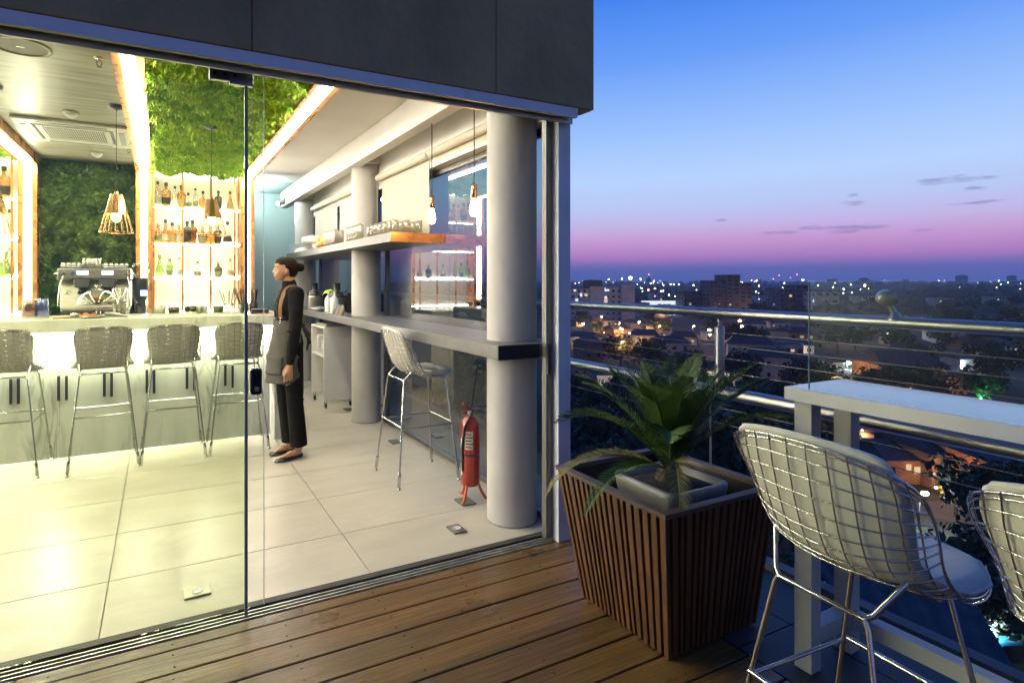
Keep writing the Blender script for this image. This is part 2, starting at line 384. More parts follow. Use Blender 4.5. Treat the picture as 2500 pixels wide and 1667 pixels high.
b = B(); b.box(1.925, 2.60, .012, 1.950, 2.64, 2.36); b.box(1.952, 2.60, .012, 1.968, 2.64, 2.36); part('frame', b, m_alud, d3)
b = B(); b.box(1.926, 2.585, .93, 1.948, 2.60, 1.10); hh = part('handle', b, m_black, d3, bevel=.003)
rebase(d3, (1.945, 2.62, 0))

# ================================================================ light portals
def portal(xc, label):
    t = thing('light_portal', label, 'light frame', 'lit copper frames over the bar')
    w = .085; s = .038
    z0 = 2.75; yb = 7.62
    c = B()
    # ceiling run: two copper cheeks and a bed above the strip
    c.box(xc - w, 2.76, z0 - .012, xc - s, yb - .012, 2.86); c.box(xc + s, 2.76, z0 - .012, xc + w, yb - .012, 2.86)
    c.box(xc - s + .001, 2.76, z0 + .02, xc + s - .001, yb, 2.86)
    # wall run
    c.box(xc - w, yb - .010, 1.13, xc - s, 7.855, 2.86); c.box(xc + s, yb - .010, 1.13, xc + w, 7.855, 2.86)
    c.box(xc - s + .001, yb + .03, 1.13, xc + s - .001, 7.855, 2.86)
    part('copper_casing', c, m_copper, t)
    l = B(); l.box(xc - s + .010, 2.77, z0 - .027, xc + s - .010, yb + .002, z0 + .018); l.box(xc - s + .010, yb - .018, 1.18, xc + s - .010, yb + .028, z0 - .028)
    part('led_strip', l, m_led, t)
    rebase(t, (xc, yb, 1.06)); return t
for xc, lb in ((.99, 'lit copper light frame right of the bottle shelves, beside the white ceiling'), (-.165, 'lit copper light frame between wood ceiling and moss ceiling, left of the bottle shelves'), (-1.28, 'lit copper light frame left of the espresso machine and its dark green wall'),
               (-2.4, 'unseen lit copper light frame added far left of the room'), (-3.5, 'unseen lit copper light frame, fifth from the window side, added for light on the terrace'), (-4.6, 'unseen lit copper light frame, sixth from the window side, added for light on the terrace'), (-5.7, 'unseen lit copper light frame, seventh from the window side, added for light on the terrace'), (-6.8, 'unseen lit copper light frame, eighth from the window side, added for light on the terrace'), (-7.9, 'unseen lit copper light frame at the far left wall, added for light on the terrace')): portal(xc, lb)  # frames further left are unseen, added to spill warm light onto the terrace

t = thing('cove_light', 'linear cove light high on the teal wall behind the right light frame', 'wall light')
b = B(); b.box(1.0905, 7.95, 2.70, 1.12, 9.6, 2.74); part('housing', b, m_alud, t); b = B(); b.box(1.094, 7.96, 2.742, 1.118, 9.59, 2.752); b.box(1.121, 7.96, 2.702, 1.123, 9.59, 2.738); part('led_strip', b, em('cool_cove_light', (.86, .98, 1.0), 105), t); rebase(t, (1.1, 8.8, 2.7))
# ================================================================ moss ceilings and the green wall
m_moss = pm('preserved_moss', (.76, .90, .13), .75, var=.3, scale=9, col2=(.30, .54, .03), det=5)
m_mossw = pm('dark_fern_moss', (.26, .38, .11), .85, scale=5, col2=(.05, .115, .035), det=5)
m_mossbase = pm('moss_backing', (.10, .18, .03), .9)
def tufts(n, dom, normal, size, seed, depth):
    random.seed(seed); b = B(); (x0, x1), (y0, y1) = dom
    for i in range(n):
        u_ = random.uniform(x0, x1); v_ = random.uniform(y0, y1)
        h = .5 + 1.2 * noise.noise(Vector((u_ * 5, v_ * 5, seed))) + .6 * noise.noise(Vector((u_ * 17, v_ * 17, seed)))
        h = depth * max(.05, h)
        if normal == 'Z': p = Vector((u_, v_, -h)); nn = Vector((0, 0, -1))
        else: p = Vector((u_, -h, v_)); nn = Vector((0, -1, 0))
        d = (nn + Vector((random.gauss(0, .9), random.gauss(0, .9), random.gauss(0, .9)))).normalized()
        a = d.orthogonal().normalized(); a = Matrix.Rotation(random.uniform(0, 6.28), 3, d) @ a
        L_ = size * (random.uniform(.5, 1.3) if random.random() < .93 else random.uniform(1.4, 2.2)); w = L_ * random.uniform(.09, .20)
        b.add([p - a * w, p + a * w, p + d * L_ * .6 + a * w * .9, p + d * L_, p + d * L_ * .55 - a * w], [(0, 1, 2, 3, 4)])
    return b
def moss_panel(x0, x1, y0, y1, z, label, seed, n):
    t = thing('moss_ceiling_panel', label, 'moss ceiling', 'moss ceiling panels')
    b = B(); b.box(x0, y0, .03, x1, y1, .07); o = part('backing', b, m_mossbase, t)
    o.data.transform(Matrix.Translation((0, 0, 0)))
    mo = part('moss', tufts(n, ((x0, x1), (y0, y1)), 'Z', .030, seed, .045), m_moss, t); mo['kind'] = 'stuff'
    bb = B(); random.seed(seed)
    nx, ny = 40, 150
    def fn(a, c):
        x = x0 + (x1 - x0) * a; y = y0 + (y1 - y0) * c
        return (x, y, .028 - .045 * max(0, .5 + .9 * noise.noise(Vector((x * 6, y * 6, seed))) + .5 * noise.noise(Vector((x * 17, y * 17, seed)))))
    bb.grid(fn, nx, ny); part('moss_bed', bb, m_moss, t)
    t.location = (0, 0, z); return rebase(t, (0, 0, 0)) if False else t
moss_panel(-.075, .90, 2.78, 7.68, 2.79, 'bright green moss ceiling panel between two light frames over the bottle shelves', 3, 78000)
moss_panel(-2.31, -1.37, 2.78, 7.68, 2.79, 'bright green moss ceiling panel at the left edge, over the left bottle shelf', 5, 14000)
b = B(); b.box(-1.19, 2.78, 2.83, -.255, 7.80, 2.858)
single('wood_ceiling_panel', b, m_woodceil, 'grey brown wood veneer ceiling panel holding the speaker and the air conditioner', 'ceiling panel', (-.72, 5.3, 2.83))
b = B(); b.box(-3.41, 2.78, 2.83, -2.49, 7.80, 2.858)
single('wood_ceiling_panel', b, m_woodceil, 'wood veneer ceiling panel at the far left of the room', 'ceiling panel', (-2.9, 5.3, 2.83))
t = thing('green_wall_panel', 'dark green moss wall behind the espresso machine', 'green wall', loc=(0, 7.84, 0))
b = B(); b.box(-1.19, -.03, 1.0, -.255, 0, 2.83); part('backing', b, m_mossbase, t)
tf = tufts(42000, ((-1.18, -.26), (1.02, 2.81)), 'Y', .042, 9, .05)
mo = part('moss', tf, m_mossw, t); mo['kind'] = 'stuff'; mo.location = (0, -.03, 0)

# ================================================================ bottle niches
def niche(x0, x1, label, cuts):
    t = thing('bottle_shelf_unit', label, 'shelf unit', 'lit bottle shelves behind the bar')
    b = B(); b.box(x0, 7.82, 1.065, x1, 7.852, 2.83); part('marble_back', b, m_backm, t)
    for i, z in enumerate((2.345, 1.913, 1.497)):
        b = B(); b.box(x0 + .004, 7.60, z - .012, x1 - .004, 7.815, z); sh = part('shelf', b, pm('lit_glass_shelf', (.85, .84, .78), .25), t, bevel=.002)
        b = B(); b.box(x0 + .01, 7.792, z + .001, x1 - .01, 7.812, z + .012); b.box(x0 + .01, 7.612, z - .026, x1 - .01, 7.632, z - .0135); part('led_strip', b, m_led_soft, sh)
    b = B(); b.box(x0 + .01, 7.79, 2.78, x1 - .01, 7.815, 2.81); b.box(x0 + .01, 7.79, 1.07, x1 - .01, 7.815, 1.09); part('led_strip', b, m_led_soft, t)
    for x in cuts:
        b = B(); b.box(x - .010, 7.588, 1.062, x + .010, 7.599, 2.80); part('upright', b, m_copper, t)
    rebase(t, ((x0 + x1) / 2, 7.7, 1.06))
u2x = lambda u, Y=7.59: YX(u, Y)
niche(-.075, .90, 'lit bottle shelves under the moss ceiling, right of the espresso machine', [u2x(375), u2x(446), u2x(514.5), u2x(573)])
niche(-2.31, -1.37, 'lit bottle shelves at the left edge of the view, left of the dark green wall', [u2x(29), -1.9, -2.1])
b = B(); b.box(-8.6, 6.88, 0, .985, 7.58, 1.03); 
bc = thing('back_counter', 'low counter under the bottle shelves holding the espresso machine', 'counter')
part('cabinet', b, m_white, bc)
b = B(); b.box(-8.62, 6.84, 1.031, 1.0, 7.585, 1.06); part('worktop', b, m_bar, bc, bevel=.004)
rebase(bc, (-1.5, 7.2, 0))

# ================================================================ the bar
bar = thing('bar_counter', 'long white veined marble bar counter lit under its edge, black inlays on its front', 'bar counter')
b = B(); b.box(-8.6, 5.455, 1.04, 1.04, 6.15, 1.145); part('countertop', b, m_bar, bar, bevel=.006)
for x0, x1 in ((-8.6, -.735), (-.733, -.0), (.002, .93)):
    b = B(); b.box(x0 + .0005, 5.64, .0, x1 - .0005, 5.70, 1.038); part('front_panel', b, m_bar, bar)
b = B(); b.box(.937, 5.40, 0, 1.036, 6.15, 1.038); part('end_panel', b, m_bar, bar, bevel=.004)
b = B(); b.box(-8.6, 5.60, 1.014, .93, 5.625, 1.039); part('under_light', b, em('bar_edge_light', (1, .98, .86), 520), bar)
keys = [((75, 100), (585, 790)), ((137, 163), (580, 787)), ((465, 490), (560, 760)), ((530, 553), (558, 757)), ((838, 862), (532, 727)), ((897, 920), (533, 728)),
        ((1185, 1207), (508, 697)), ((1243, 1266), (512, 701)), ((1512, 1534), (485, 665)), ((1572, 1592), (492, 676)), ((1825, 1845), (460, 640)), ((1885, 1904), (475, 655))]
for (a0, a1), (c0, c1) in keys:
    xa = YX(a0 / 3.336, 5.637); xb = YX(a1 / 3.336, 5.637); dd = (xa + xb) / 2 * FW.x + 5.637 * FW.y
    za = 1.45 + (687 - 750 - c0 / 3.336) / FPX * dd; zb = 1.45 + (687 - 750 - c1 / 3.336) / FPX * dd
    b = B(); b.box(xa, 5.634, zb, xb, 5.6395, za); part('black_key_inlay', b, m_black, bar)
rebase(bar, (-1.6, 5.8, 0))

# ================================================================ window side: ledge, shelf, blinds
lg = thing('window_bar_ledge', 'long grey bar ledge along the windows, with black end and columns standing through it', 'bar ledge')
b = B(); b.box(1.652, 2.672, 1.018, 2.10, 8.36, 1.095); part('top', b, m_shelf, lg, bevel=.003)
b = B(); b.box(1.650, 2.662, 1.016, 1.92, 2.6705, 1.097); b.box(1.92, 2.662, 1.016, 1.9245, 2.6705, 1.097); part('black_end', b, m_black, lg)
rebase(lg, (1.88, 5.5, 0))
us = thing('upper_glass_shelf', 'long grey shelf above the ledge carrying rows of glasses, with a copper end face', 'shelf')
b = B(); b.box(1.62, 4.225, 1.765, 2.10, 8.365, 1.838); part('board', b, m_shelf, us, bevel=.002)
b = B(); b.box(1.618, 4.216, 1.763, 2.10, 4.2235, 1.840); part('copper_end', b, m_copper, us)
rebase(us, (1.86, 6.2, 1.765))
m_blind = pm('roller_blind_fabric', (.60, .55, .44), .85, var=.05, scale=3, bump=.05, bscale=90)
def blind(y0, y1, zb, label, gap=None):
    t = thing('roller_blind', label, 'roller blind', 'roller blinds at the windows')
    b = B(); b.tube([(1.985, y0, 2.50), (1.985, y1, 2.50)], .035, 18); part('roller_tube', b, m_blind, t)
    b = B(); b.box(2.010, y0 + .05, zb, 2.0125, y1 - .05, 2.51); f = part('fabric', b, m_blind, t)
    b = B(); b.box(2.003, y0 + .05, zb - .03, 2.0128, y1 - .05, zb - .001); part('bottom_bar', b, m_white, f)
    b = B(); b.tube([(1.97, y1 - .01, 2.48), (1.972, y1 - .012, 2.1), (1.975, y1 - .01, 1.86)], .0025, 5); part('chain', b, m_white, t)
    rebase(t, (1.99, (y0 + y1) / 2, zb))
blind(3.0, 4.27, 2.42, 'rolled up blind over the near window beside the front column')
blind(4.29, 5.52, 1.87, 'lowered beige roller blind between the middle column and the near window')
blind(5.95, 7.05, 1.87, 'lowered beige roller blind just beyond the middle column')
blind(7.07, 8.32, 1.87, 'lowered pale roller blind near the rear column')
# ================================================================ wire bar stools
m_pad = pm('stool_pad_fabric', (.64, .61, .49), .8, var=.08, scale=4, bump=.12, bscale=60, sheen=.2)
PROF = [(.255, .792), (.15, .772), (.04, .762), (-.05, .765), (-.115, .785), (-.160, .825), (-.190, .885), (-.212, .955), (-.230, 1.03), (-.243, 1.10)]
WID = [.165, .205, .218, .215, .208, .208, .214, .220, .226, .222]
ZUP = [-.012, -.004, .010, .026, .050, .060, .035, .0, -.030, -.052]
XFW = [-.045, -.02, .0, .03, .06, .085, .10, .10, .085, .062]
def lerp_tab(T, s):
    s = max(0, min(1, s)) * (len(T) - 1); i = min(int(s), len(T) - 2); f = s - i
    a, c = T[i], T[i + 1]
    if isinstance(a, tuple): return tuple(a[k] * (1 - f) + c[k] * f for k in range(len(a)))
    return a * (1 - f) + c * f
def shell(s, t, off=0):
    x, z = lerp_tab(PROF, s); w = lerp_tab(WID, s)
    p = Vector((x + lerp_tab(XFW, s) * t * t, w * math.sin(t * 1.35) / math.sin(1.35), z + lerp_tab(ZUP, s) * t * t))
    if off:
        e = .02
        a = shell(min(1, s + e), t) - shell(max(0, s - e), t); c = shell(s, min(1, t + e)) - shell(s, max(-1, t - e))
        n = a.cross(c).normalized()
        if n.z < 0 and s < .5: n = -n
        if s >= .5 and n.x < 0: n = -n
        p = p + n * off
    return p
def make_stool(name, label, cat_group, zb, wb, xb, wr, dz=0, nt=14, ns=17):
    t = thing(name, label, 'bar stool', cat_group)
    DZ = Vector((0, 0, dz))
    b = B()
    for i in range(1, nt):
        tt = -1 + 2 * i / nt
        b.tube([shell(j / 26, tt) + DZ for j in range(27)], wr, 5)
    for i in range(1, ns):
        ss = i / ns
        b.tube([shell(ss, -1 + 2 * j / 14) + DZ * 1.0 + Vector((0, 0, -wr)) for j in range(15)], wr, 5)
    part('wire_shell', b, m_chrome, t)
    rim = [shell(j / 24, -1) for j in range(25)] + [shell(1, -1 + 2 * j / 12) for j in range(1, 12)] + [shell(1 - j / 24, 1) for j in range(25)] + [shell(0, 1 - 2 * j / 8) for j in range(1, 8)]
    # round the corners of the rim
    for _ in range(2): rim = [(rim[i - 1] + rim[i] * 2 + rim[(i + 1) % len(rim)]) / 4 for i in range(len(rim))]
    b = B(); b.tube([p + DZ for p in rim], wr * 1.5, 7, closed=True)
    rim2 = [p + Vector((0, 0, -.012)) + Vector((.004, 0, 0)) for p in rim]
    b.tube([p + DZ for p in rim2], wr * 1.3, 6, closed=True)
    part('rim', b, m_chrome, t)
    # pad
    b = B(); nu, nv = 16, 34
    def f(o): return lambda a, c: shell(.03 + c * .99 if c < .995 else 1.0, ((-.80 - .17 * max(0, min(1, (.5 - c) * 5))) * (1 - 2 * a)) * (1 - .35 * max(0, (c - .9) / .1) ** 2 * .6) * (1 - .25 * max(0, (.1 - c) / .1) ** 2), o) + DZ + Vector((0, 0,   .010 if c > .97 else 0))
    th = .028
    def lens(a, c):
        ed = min(1, min(a, 1 - a) / .10) ** .5 * min(1, min(c, 1 - c) / .05) ** .5
        return ed
    fb = f(.006)
    top = lambda a, c: f(.006 + .006 + th * lens(a, c))(a, c)
    b.grid(fb, nu, nv); b.grid(top, nu, nv)
    o = part('pad', b, m_pad, t, fix=True)
    bm = bmesh.new(); bm.from_mesh(o.data); bmesh.ops.remove_doubles(bm, verts=bm.verts, dist=.0005)
    ed = [e for e in bm.edges if e.is_boundary]
    try: bmesh.ops.bridge_loops(bm, edges=ed)
    except Exception: pass
    bmesh.ops.recalc_face_normals(bm, faces=bm.faces); bm.to_mesh(o.data); bm.free()
    for p_ in o.data.polygons: p_.use_smooth = True
    sm_ = [top(a, c) for a, c in [(0, j / 24) for j in range(25)] + [(j / 12, 1) for j in range(1, 12)] + [(1, 1 - j / 24) for j in range(25)] + [(1 - j / 8, 0) for j in range(1, 8)]]
    b = B(); b.tube(sm_, .0042, 6, closed=True); part('piping', b, m_pad, o)
    # legs and base
    F = .236; rt = .0068
    for sx in (-1, 1):
        for sy in (-1, 1):
            b = B()
            b.tube([(sx * xb, sy * wb * .93, zb + .002), (sx * (xb + .002), sy * (wb + .002), zb - .018), (sx * F, sy * F, .004)], [rt, rt, rt], 8)
            lg_ = part('leg', b, m_chrome, t)
            d = Vector((sx * (xb - F), sy * (wb - F), zb)).normalized(); p0 = Vector((sx * F, sy * F, .004))
            b = B(); b.tube([p0, p0 + d * .008, p0 + d * .01, p0 + d * .02, p0 + d * .024, p0 + d * .11, p0 + d * .12], [.014, .014, .008, .008, .0115, .0115, .007], 10); part('foot_sleeve', b, m_chrome, lg_)
    b = B()
    for sx in (-1, 1):
        zs = .035 if zb > .72 else .085
        tp = lambda sy: shell(.46 if sx < 0 else .16, sy * .62) + DZ
        b.tube([tp(1), Vector((sx * xb, wb, zb)) + (tp(1) - Vector((sx * xb, wb, zb))) * .15, (sx * xb, wb * .93, zb), (sx * xb, -wb * .93, zb), Vector((sx * xb, -wb, zb)) + (tp(-1) - Vector((sx * xb, -wb, zb))) * .15, tp(-1)], rt, 8)
    for sy in (-1, 1):
        b.tube([shell(.46, sy * .62) + DZ, shell(.3, sy * .66) + DZ + Vector((0, 0, -.012)), shell(.16, sy * .62) + DZ], rt, 8)
    part('base_frame', b, m_chrome, t)
    zf = .42; k = (zb - zf) / zb; fx = xb + (F - xb) * k + .004; fy = wb + (F - wb) * k + .004
    b = B()
    b.tube([(-fx, -fy, zf), (-fx, fy, zf)], rt, 8); b.tube([(fx, -fy, zf), (fx, fy, zf)], rt, 8)
    b.tube([(-fx, -fy, zf - .012), (fx, -fy, zf - .012)], rt * .9, 8); b.tube([(-fx, fy, zf - .012), (fx, fy, zf - .012)], rt * .9, 8)
    part('footrest', b, m_chrome, t)
    return t
G1 = 'wire bar stools inside the bar'
s0 = make_stool('wire_bar_stool', 'second wire bar stool from the left at the bar counter', G1, .742, .158, .165, .0018)
s0.location = (-.400, 5.315, 0); s0.rotation_euler = (0, 0, R(90 + 5))
dup(s0, (.100, 5.345, 0), R(90 + 1), 'third wire bar stool from the left at the bar', G1)
dup(s0, (.612, 5.36, 0), R(90 - 1), 'wire bar stool at the right end of the bar, behind the door lock', G1)
dup(s0, (-1.025, 5.37, 0), R(90 - 3), 'leftmost wire bar stool at the bar, cut by the edge of the picture', G1)
dup(s0, (1.713, 3.925, 0), R(0), 'wire bar stool standing alone under the window ledge between the two columns', G1)
G2 = 'wire bar stools on the terrace'
s1 = make_stool('wire_bar_stool', 'large wire bar stool in the foreground behind the slatted planter', G2, .692, .112, .156, .0022, dz=-.022, nt=13, ns=15)
s1.location = (1.572, .812, 0); s1.rotation_euler = (0, 0, R(-4))
dup(s1, (1.60, .318, 0), R(-2), 'wire bar stool cut off by the right edge of the picture', G2)
# ================================================================ terrace furniture
m_slat = pm('planter_slat_wood', (.110, .042, .010), .5, var=.35, scale=4, stretch=(9, 9, 1), bump=.15, bscale=12)
m_slatd = pm('planter_backing', (.016, .006, .004), .6, var=.2)
m_rimw = pm('planter_rim_wood', (.085, .055, .04), .5, var=.3, scale=6)
pl = thing('slatted_planter', 'flared square wooden planter with vertical slats holding a grey pot', 'planter')
zr = .585
A0 = [(1.735, 1.567), (2.25, 1.567), (2.25, 2.068), (1.735, 2.068)]; A1 = [(1.668, 1.522), (2.33, 1.522), (2.33, 2.172), (1.668, 2.172)]
def ring(s_, z):  # interpolated square at height
    f = z / zr; q = [(A0[i][0] * (1 - f) + A1[i][0] * f, A0[i][1] * (1 - f) + A1[i][1] * f) for i in range(4)]
    cx = sum(p[0] for p in q) / 4; cy = sum(p[1] for p in q) / 4
    return [(p[0] + s_ * (1 if p[0] > cx else -1), p[1] + s_ * (1 if p[1] > cy else -1), z) for p in q]
b = B()
o_lo, o_hi = ring(-.014, .012), ring(-.014, zr - .02); i_lo, i_hi = ring(-.03, .012), ring(-.03, zr - .02)
for i in range(4):
    j = (i + 1) % 4; b.frus([o_lo[i], o_lo[j], i_lo[j], i_lo[i]], [o_hi[i], o_hi[j], i_hi[j], i_hi[i]])
b.box(1.76, 1.60, .012, 2.22, 2.03, .03)
part('body', b, m_slatd, pl, fix=True)
b = B(); oo = ring(.004, zr); ii = ring(-.032, zr); oo2 = ring(.004, zr - .0195); ii2 = ring(-.032, zr - .0195)
for i in range(4):
    j = (i + 1) % 4; b.frus([oo2[i], oo2[j], ii2[j], ii2[i]], [oo[i], oo[j], ii[j], ii[i]])
part('rim', b, m_rimw, pl, fix=True)
random.seed(8)
def slats(side, n):
    lo, hi = ring(0, .004), ring(0, zr - .021); a, c = side, (side + 1) % 4
    L0, L1, H0, H1 = Vector(lo[a]), Vector(lo[c]), Vector(hi[a]), Vector(hi[c])
    nrm = (L1 - L0).cross(H0 - L0).normalized()
    pos = []; f = 0; ws = [random.choice((.55, .7, .7, .95)) for _ in range(n)]; tot = sum(ws) + .5 * (n - 1)
    for w in ws:
        f0 = f / tot; f1 = (f + w) / tot; f += w + .5
        q = [L0.lerp(L1, f0), L0.lerp(L1, f1), H0.lerp(H1, f1), H0.lerp(H1, f0)]
        b = B(); b.add([p for p in q] + [p - nrm * .0138 for p in q], [(0, 1, 2, 3), (7, 6, 5, 4), (0, 4, 5, 1), (1, 5, 6, 2), (2, 6, 7, 3), (3, 7, 4, 0)])
        part('slat', b, m_slat, pl, fix=True, bevel=.0015, seg=1)
for sd in (3, 0, 1): slats(sd, 17)
slats(2, 8)
rebase(pl, (1.99, 1.82, 0))
m_pot = pm('grey_moulded_pot', (.24, .24, .20), .5, var=.15, scale=8)
def rsq(h, r, z, cx, cy, n=6):
    pts = []
    for q, (sx, sy) in enumerate(((1, 1), (-1, 1), (-1, -1), (1, -1))):
        for k in range(n + 1):
            g = pi / 2 * q + pi / 2 * k / n; pts.append((cx + sx * (h - r) + r * math.cos(g), cy + sy * (h - r) + r * math.sin(g), z))
    return pts
b = B(); PX, PY = 2.0, 1.80
b.loft([rsq(.14, .03, .05, PX, PY), rsq(.162, .04, .50, PX, PY), rsq(.172, .045, .535, PX, PY), rsq(.178, .045, .585, PX, PY), rsq(.174, .045, .592, PX, PY), rsq(.158, .04, .592, PX, PY), rsq(.152, .035, .55, PX, PY)])
single('plant_pot', b, m_pot, 'grey square plastic pot sitting inside the slatted planter', 'pot', (PX, PY, .05))
# cycas palm
m_frond = pm('cycas_leaflet', (.075, .15, .015), .5, var=.4, scale=5, col2=(.022, .055, .007), spec=.5)
m_frondy = pm('old_frond', (.20, .19, .05), .5, var=.3)
m_trunk = pm('cycas_trunk', (.05, .035, .02), .9, var=.4, scale=30, bump=.8, bscale=60)
m_soil = pm('potting_soil', (.02, .015, .01), .95, var=.4, scale=30, bump=.6)
cy = thing('cycas_palm', 'small sago palm with arching dark green fronds growing in the grey pot', 'palm')
b = B(); b.loft([rsq(.148, .03, .55, PX, PY), rsq(.150, .03, .566, PX, PY), rsq(.09, .03, .578, PX, PY), rsq(.02, .01, .585, PX, PY)]); part('soil', b, m_soil, cy)
b = B(); b.lathe([(.05, .52), (.062, .56), (.06, .60), (.045, .635), (.02, .65), (.0001, .655)], (PX, PY, 0), 18); part('trunk', b, m_trunk, cy)
def frond(az, el, L, droop, seed, yaw_curl=0, w=.115, roll=0):
    random.seed(seed); b = B(); pts = []; p = Vector((PX + .02 * math.cos(az), PY + .02 * math.sin(az), .63)); e = el; a = az; n = 22
    for i in range(n + 1):
        pts.append(p.copy()); p = p + Vector((math.cos(a) * math.cos(e), math.sin(a) * math.cos(e), math.sin(e))) * (L / n)
        e -= droop / n * (0.4 + 1.2 * i / n); a += yaw_curl / n
    b.tube(pts, [.0042 * (1 - .75 * i / n) for i in range(n + 1)], 5)
    m = int(L / .0062)
    for i in range(m):
        f = .12 + .88 * (i + .5) / m; x = f * n; k = min(int(x), n - 1); q = pts[k].lerp(pts[k + 1], x - k); d = (pts[k + 1] - pts[k]).normalized()
        side = d.cross(Vector((0, 0, 1)));
        if side.length < .1: side = Vector((math.sin(az), -math.cos(az), 0))
        side.normalize(); up = side.cross(d).normalized()
        ll = w * (math.sin(pi * min(1, (f * .93 + .07)) ** .75) ** .6 + .05) * random.uniform(.9, 1.1)
        for s_ in (-1, 1):
            dr = (side * s_ * .80 + d * (.55 + .3 * f) + up * .32 + Vector((random.gauss(0, .05), random.gauss(0, .05), random.gauss(0, .05)))).normalized()
            a_ = d * .0016; tip = q + dr * ll - Vector((0, 0, 1)) * ll * .10; mid = q + dr * ll * .55
            b.add([q - a_, q + a_, mid + a_ * 1.15, tip, mid - a_ * 1.15], [(0, 1, 2, 3, 4)])
    return b
fr_list = []
random.seed(21)
for i in range(19):
    az = 2 * pi * i / 19 * 1.0 + random.uniform(-.15, .15) + .3
    ring2 = i % 3
    fr_list.append((az, (1.36, 1.16, .92)[ring2] + random.uniform(-.1, .1), (.50, .58, .62)[ring2] * random.uniform(.9, 1.08), (.55, .8, 1.15)[ring2] * random.uniform(.8, 1.1), 100 + i, random.uniform(-.2, .2)))
for i in range(9): fr_list.append((i * .7 + .4, 1.3, .44 + .03 * (i % 3), .5, 200 + i, 0))
for f_ in fr_list: part('frond', frond(*f_), m_frond, cy)
part('frond', frond(R(188), .35, .60, 1.3, 301, .1, .07), m_frond, cy)['label'] = 'long low frond reaching across the planter corner toward the white post'
part('frond', frond(R(165), .45, .62, 1.7, 303, -.1, .07), m_frondy, cy)['label'] = 'drooping frond with yellow tips'
part('frond', frond(R(228), .75, .50, 3.3, 302, 0, .07), m_frondy, cy)['label'] = 'yellowing frond bent down over the planter rim'
rebase(cy, (PX, PY, .53))

# bar table
m_stone = marble('pale_stone_table', (.64, .635, .60), (.48, .48, .45), .16, 1.5, (1, 1, 1), .3)
for _k, _v in (('Coat Weight', 1.0), ('Coat Roughness', .1), ('Coat IOR', 1.9)): m_stone.node_tree.nodes['Principled BSDF'].inputs[_k].default_value = _v
m_tleg = pm('table_leg_paint', (.50, .49, .42), .5, var=.06, bump=.05)
tb = thing('terrace_bar_table', 'long narrow white stone topped bar table standing along the railing', 'bar table')
b = B(); b.box(2.112, -1.6, 1.002, 2.487, 1.356, 1.052); part('tabletop', b, m_stone, tb, bevel=.003)
for yy in (1.270, -1.45):
    for x0, x1 in ((2.14, 2.20), (2.395, 2.455)):
        b = B(); b.box(x0, yy, .0, x1, yy + .064, 1.001); part('leg', b, m_tleg, tb, bevel=.002)
    b = B(); b.box(2.201, yy + .004, .10, 2.394, yy + .060, .16); part('stretcher', b, m_tleg, tb)
b = B(); b.box(2.40, -1.384, .10, 2.45, 1.268, .16); part('stretcher', b, m_tleg, tb)
rebase(tb, (2.3, -.1, 0))
gs = thing('glass_wind_screen', 'frameless clear glass wind screen standing on the front edge of the stone table', 'glass screen')
b = B(); b.box(2.130, -1.5, 1.054, 2.138, 1.274, 1.450); part('pane', b, m_glassT, gs)
b = B(); b.box(2.1295, 1.2742, 1.054, 2.1385, 1.2755, 1.450); b.box(2.1295, -1.5, 1.4502, 2.1385, 1.2755, 1.4510); part('glass_edge', b, m_gedge, gs)
rebase(gs, (2.134, -.1, 1.054))

# railing
m_cable = pm('steel_cable', (.22, .215, .20), .45, metal=.8)
rl = thing('terrace_railing', 'stainless steel terrace railing with thick tubes, cables and a round post', 'railing')
RX = 2.75
b = B(); b.tube([(RX, -2.5, 1.277), (RX, 9.5, 1.277)], .0255, 24); part('top_tube', b, m_steelh, rl)
b = B(); b.tube([(RX, -2.5, .842), (RX, 9.5, .842)], .034, 24); part('lower_tube', b, m_steelh, rl)
for yy in (2.13, 4.6, 7.1, -.9):
    b = B(); b.lathe([(.026, .87), (.026, 1.195), (.024, 1.20), (.009, 1.202), (.009, 1.222), (.017, 1.228), (.010, 1.234), (.022, 1.252)], (RX, yy, 0), 24); part('post', b, m_steelh, rl)
for z in (1.17, 1.10, 1.03, .955, .755, .67):
    b = B(); b.tube([(RX + .001, -2.5, z), (RX + .001, 9.5, z)], .0024, 6, caps=False); part('cable', b, m_cable, rl)
for yy in (2.18, 4.62, 7.12, -.88):
    b = B(); b.tube([(RX - .01, yy, -.03), (RX - .01, yy, .815)], .006, 8); part('support_rod', b, m_steelh, rl)
rebase(rl, (RX, 3.0, -.03))
b = B(); b.box(2.735, -3.5, -.35, 2.80, 10, .03)
single('terrace_edge_beam', b, pm('edge_beam_render', (.09, .10, .11), .7, var=.2), 'low rendered edge beam at the foot of the terrace railing', 'edge beam', (2.77, 3, -.35))
sp = thing('rail_spotlight', 'round steel spotlight on a bent bracket clamped to the top tube of the railing', 'spotlight')
px, py = RX, 1.286
b = B(); b.lathe([(.031, 1.285), (.031, 1.292), (.018, 1.306), (.016, 1.318), (.0001, 1.32)], (px, py, 0), 20); b.tube([(px, py, 1.31), (px - .005, py + .016, 1.345), (px - .01, py + .022, 1.362)], .0115, 10); part('bracket', b, m_steelh, sp)
hd = B(); hd.lathe([(.0001, -.018), (.030, -.018), (.034, -.012), (.034, .028), (.026, .034), (.0001, .034)], (0, 0, 0), 28)
h = part('head', hd, m_steelh, sp)
fc = B(); fc.lathe([(.0001, -.0205), (.028, -.0205), (.029, -.0182)], (0, 0, 0), 28); f2 = part('face', fc, pm('brass_turned_face', (.45, .38, .24), .35, metal=.8, var=.3, scale=6), h)
dirv = Vector((-.75, -.60, -.1)).normalized()
mm = Matrix.Translation((px - .012, py + .026, 1.378)) @ (-dirv).to_track_quat('Z', 'Y').to_matrix().to_4x4()
